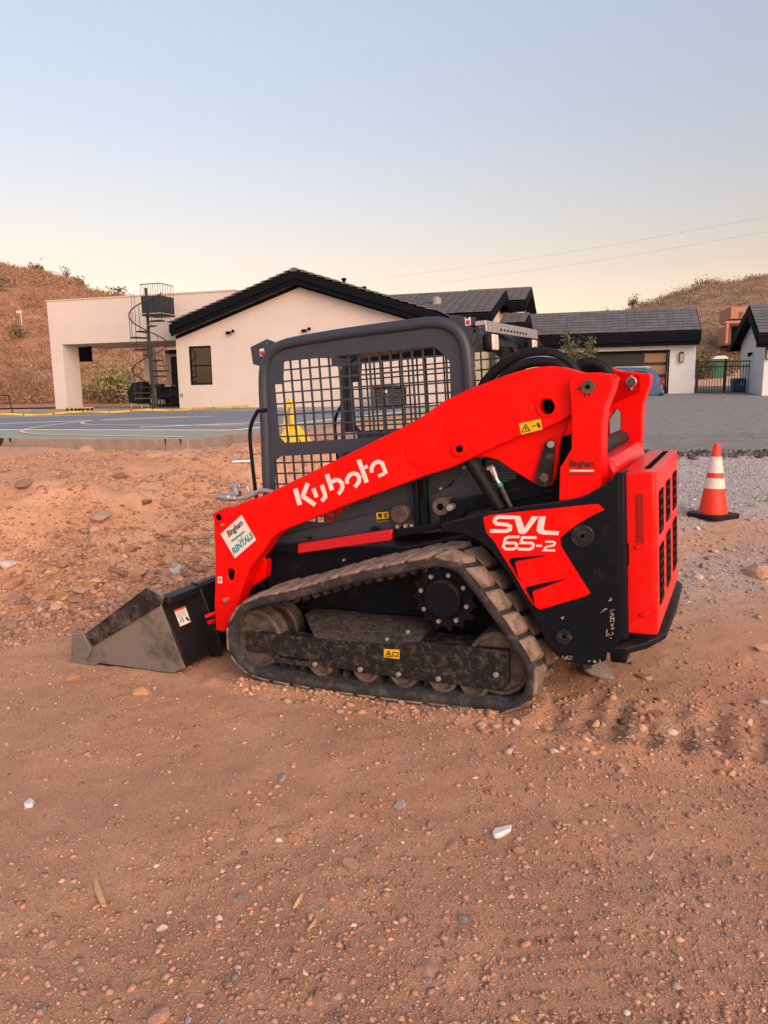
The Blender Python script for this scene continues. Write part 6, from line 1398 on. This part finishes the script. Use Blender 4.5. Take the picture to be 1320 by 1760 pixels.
for sg in (1, -1):
    b = MB(); b.plate(side(sp_, YB), sg*YB, sg*(YB-.012), YP); b.build('side_plate', MT['bucket'], bk, .002)
    b = MB(); b.plate(side(st_, YB), sg*(YB+.016), sg*YB, YP); b.build('side_cutter', MT['bucket_dark'], bk, .003)
    b = MB(); b.plate(side(ct_, YB), sg*(YB+.020), sg*YB, YP); cu = b.build('edge_shoe', MT['bucket'], bk, .003)
    b = MB(); sl_ = side(stroke(c7([(162, 935), (205, 1015), (203, 1035), (184, 1080)]), 3.2), YB); b.plate(sl_, sg*(YB+.020), sg*(YB+.028), YP); b.build('weld_bead', MT['bucket'], cu, .003)
b = MB(); b.plate([(T[0]+.03, T[1]), (T[0]-.16, T[1]-.004), (T[0]-.16, T[1]+.03), (T[0]+.03, T[1]+.012)], -YB+.002, YB-.002, YP); b.build('cutting_edge', MT['bucket'], bk)
b = MB(); b.plate([(BT1[0]+.03, BT1[1]+.01), (BT1[0]-.035, BT1[1]-.005), (BT1[0]-.035, BT1[1]-.05), (BT1[0]+.03, BT1[1]-.03)], -YB+.01, YB-.01, YP); b.build('top_lip', MT['bucket_black'], bk, .006)
# quick-attach plate and ribs behind the bucket
for y in (.56, .30, -.30, -.56):
    rb = [S(a, c, .56) for a, c in c7([(790, 628), (838, 640), (900, 800), (968, 985), (968, 1070), (905, 1075), (880, 960)])]
    b = MB(); b.plate(rb, y, y-.02, YP); b.build('hitch_rib', MT['bucket_black'], bk, .004)
hp = [S(a, c, .56) for a, c in c7([(800, 640), (830, 640), (955, 990), (955, 1040), (930, 1050)])]
b = MB(); b.plate(hp, -.60, .545, YP); b.build('hitch_plate', MT['bucket_black'], loader, .006)
# warning sticker on the bucket's back
def on_back(px, py):                                 # back wall plane through CR, BT2 and the lateral axis
    A = V((CR[0]-.003, 0, CR[1])); Bv = V((BT2[0]-.003, 0, BT2[1])); n = (Bv-A).cross(V((0, 1, 0)))
    d = MI3 @ ray(px, py); return CAML + d * ((A-CAML).dot(n)/d.dot(n))
def back_decal(name, polys, m, parent, lift=0):
    b = MB(); n = (V((BT2[0], 0, BT2[1]))-V((CR[0], 0, CR[1]))).cross(V((0, 1, 0))).normalized(); n = n if n.x < 0 else -n
    for pl in polys:
        q = [on_back(*a)+n*lift for a in pl]; k = len(q); b.add([*q, *[p+n*.0015 for p in q]], [tuple(range(k)), tuple(range(2*k-1, k-1, -1))] + [(i, (i+1) % k, k+(i+1) % k, k+i) for i in range(k)])
    return b.build(name, m, parent, smooth=0)
d = back_decal('warning_sticker', [c7([(690, 795), (757, 770), (790, 865), (728, 893)])], MT['white'], bk, .001)
back_decal('sticker_header', [c7([(690, 795), (757, 770), (762, 782), (694, 808)])], mat('orange_ink', (.6, .10, .02), .5), d, .0027)
back_decal('label_print', [stroke(c7([(725, 868), (735, 842), (750, 860), (727, 868)]), 1.0), stroke(c7([(760, 838), (780, 858)]), 3.2)] + [stroke(c7([(700+i*4, 818+i*9), (752+i*3, 798+i*8)]), .55) for i in range(4)], MT['ink'], d, .0027)
# red hitch levers
for (q0, q1, y) in (((353, 1060), (383, 1048), .60), ((358, 1070), (372, 1066), .60)):
    b = MB(); b.cyl(P3(*q0, y+.06), P3(*q1, y), .012, 8); b.build('hitch_lever', MT['red'], loader)
sideplate('arm_inner_leg', c4([(300, 720), (352, 730), (345, 820), (235, 895), (210, 930), (180, 1000), (150, 1000), (230, 850)]), .56, .50, MT['red'], bevel=.004)
b = MB(); a_, c_ = P3(455, 1000, .40), P3(392, 1040, .40); b.cyl(a_, c_, .045, 16); b.build('tilt_cylinder', MT['black'], loader, .004)
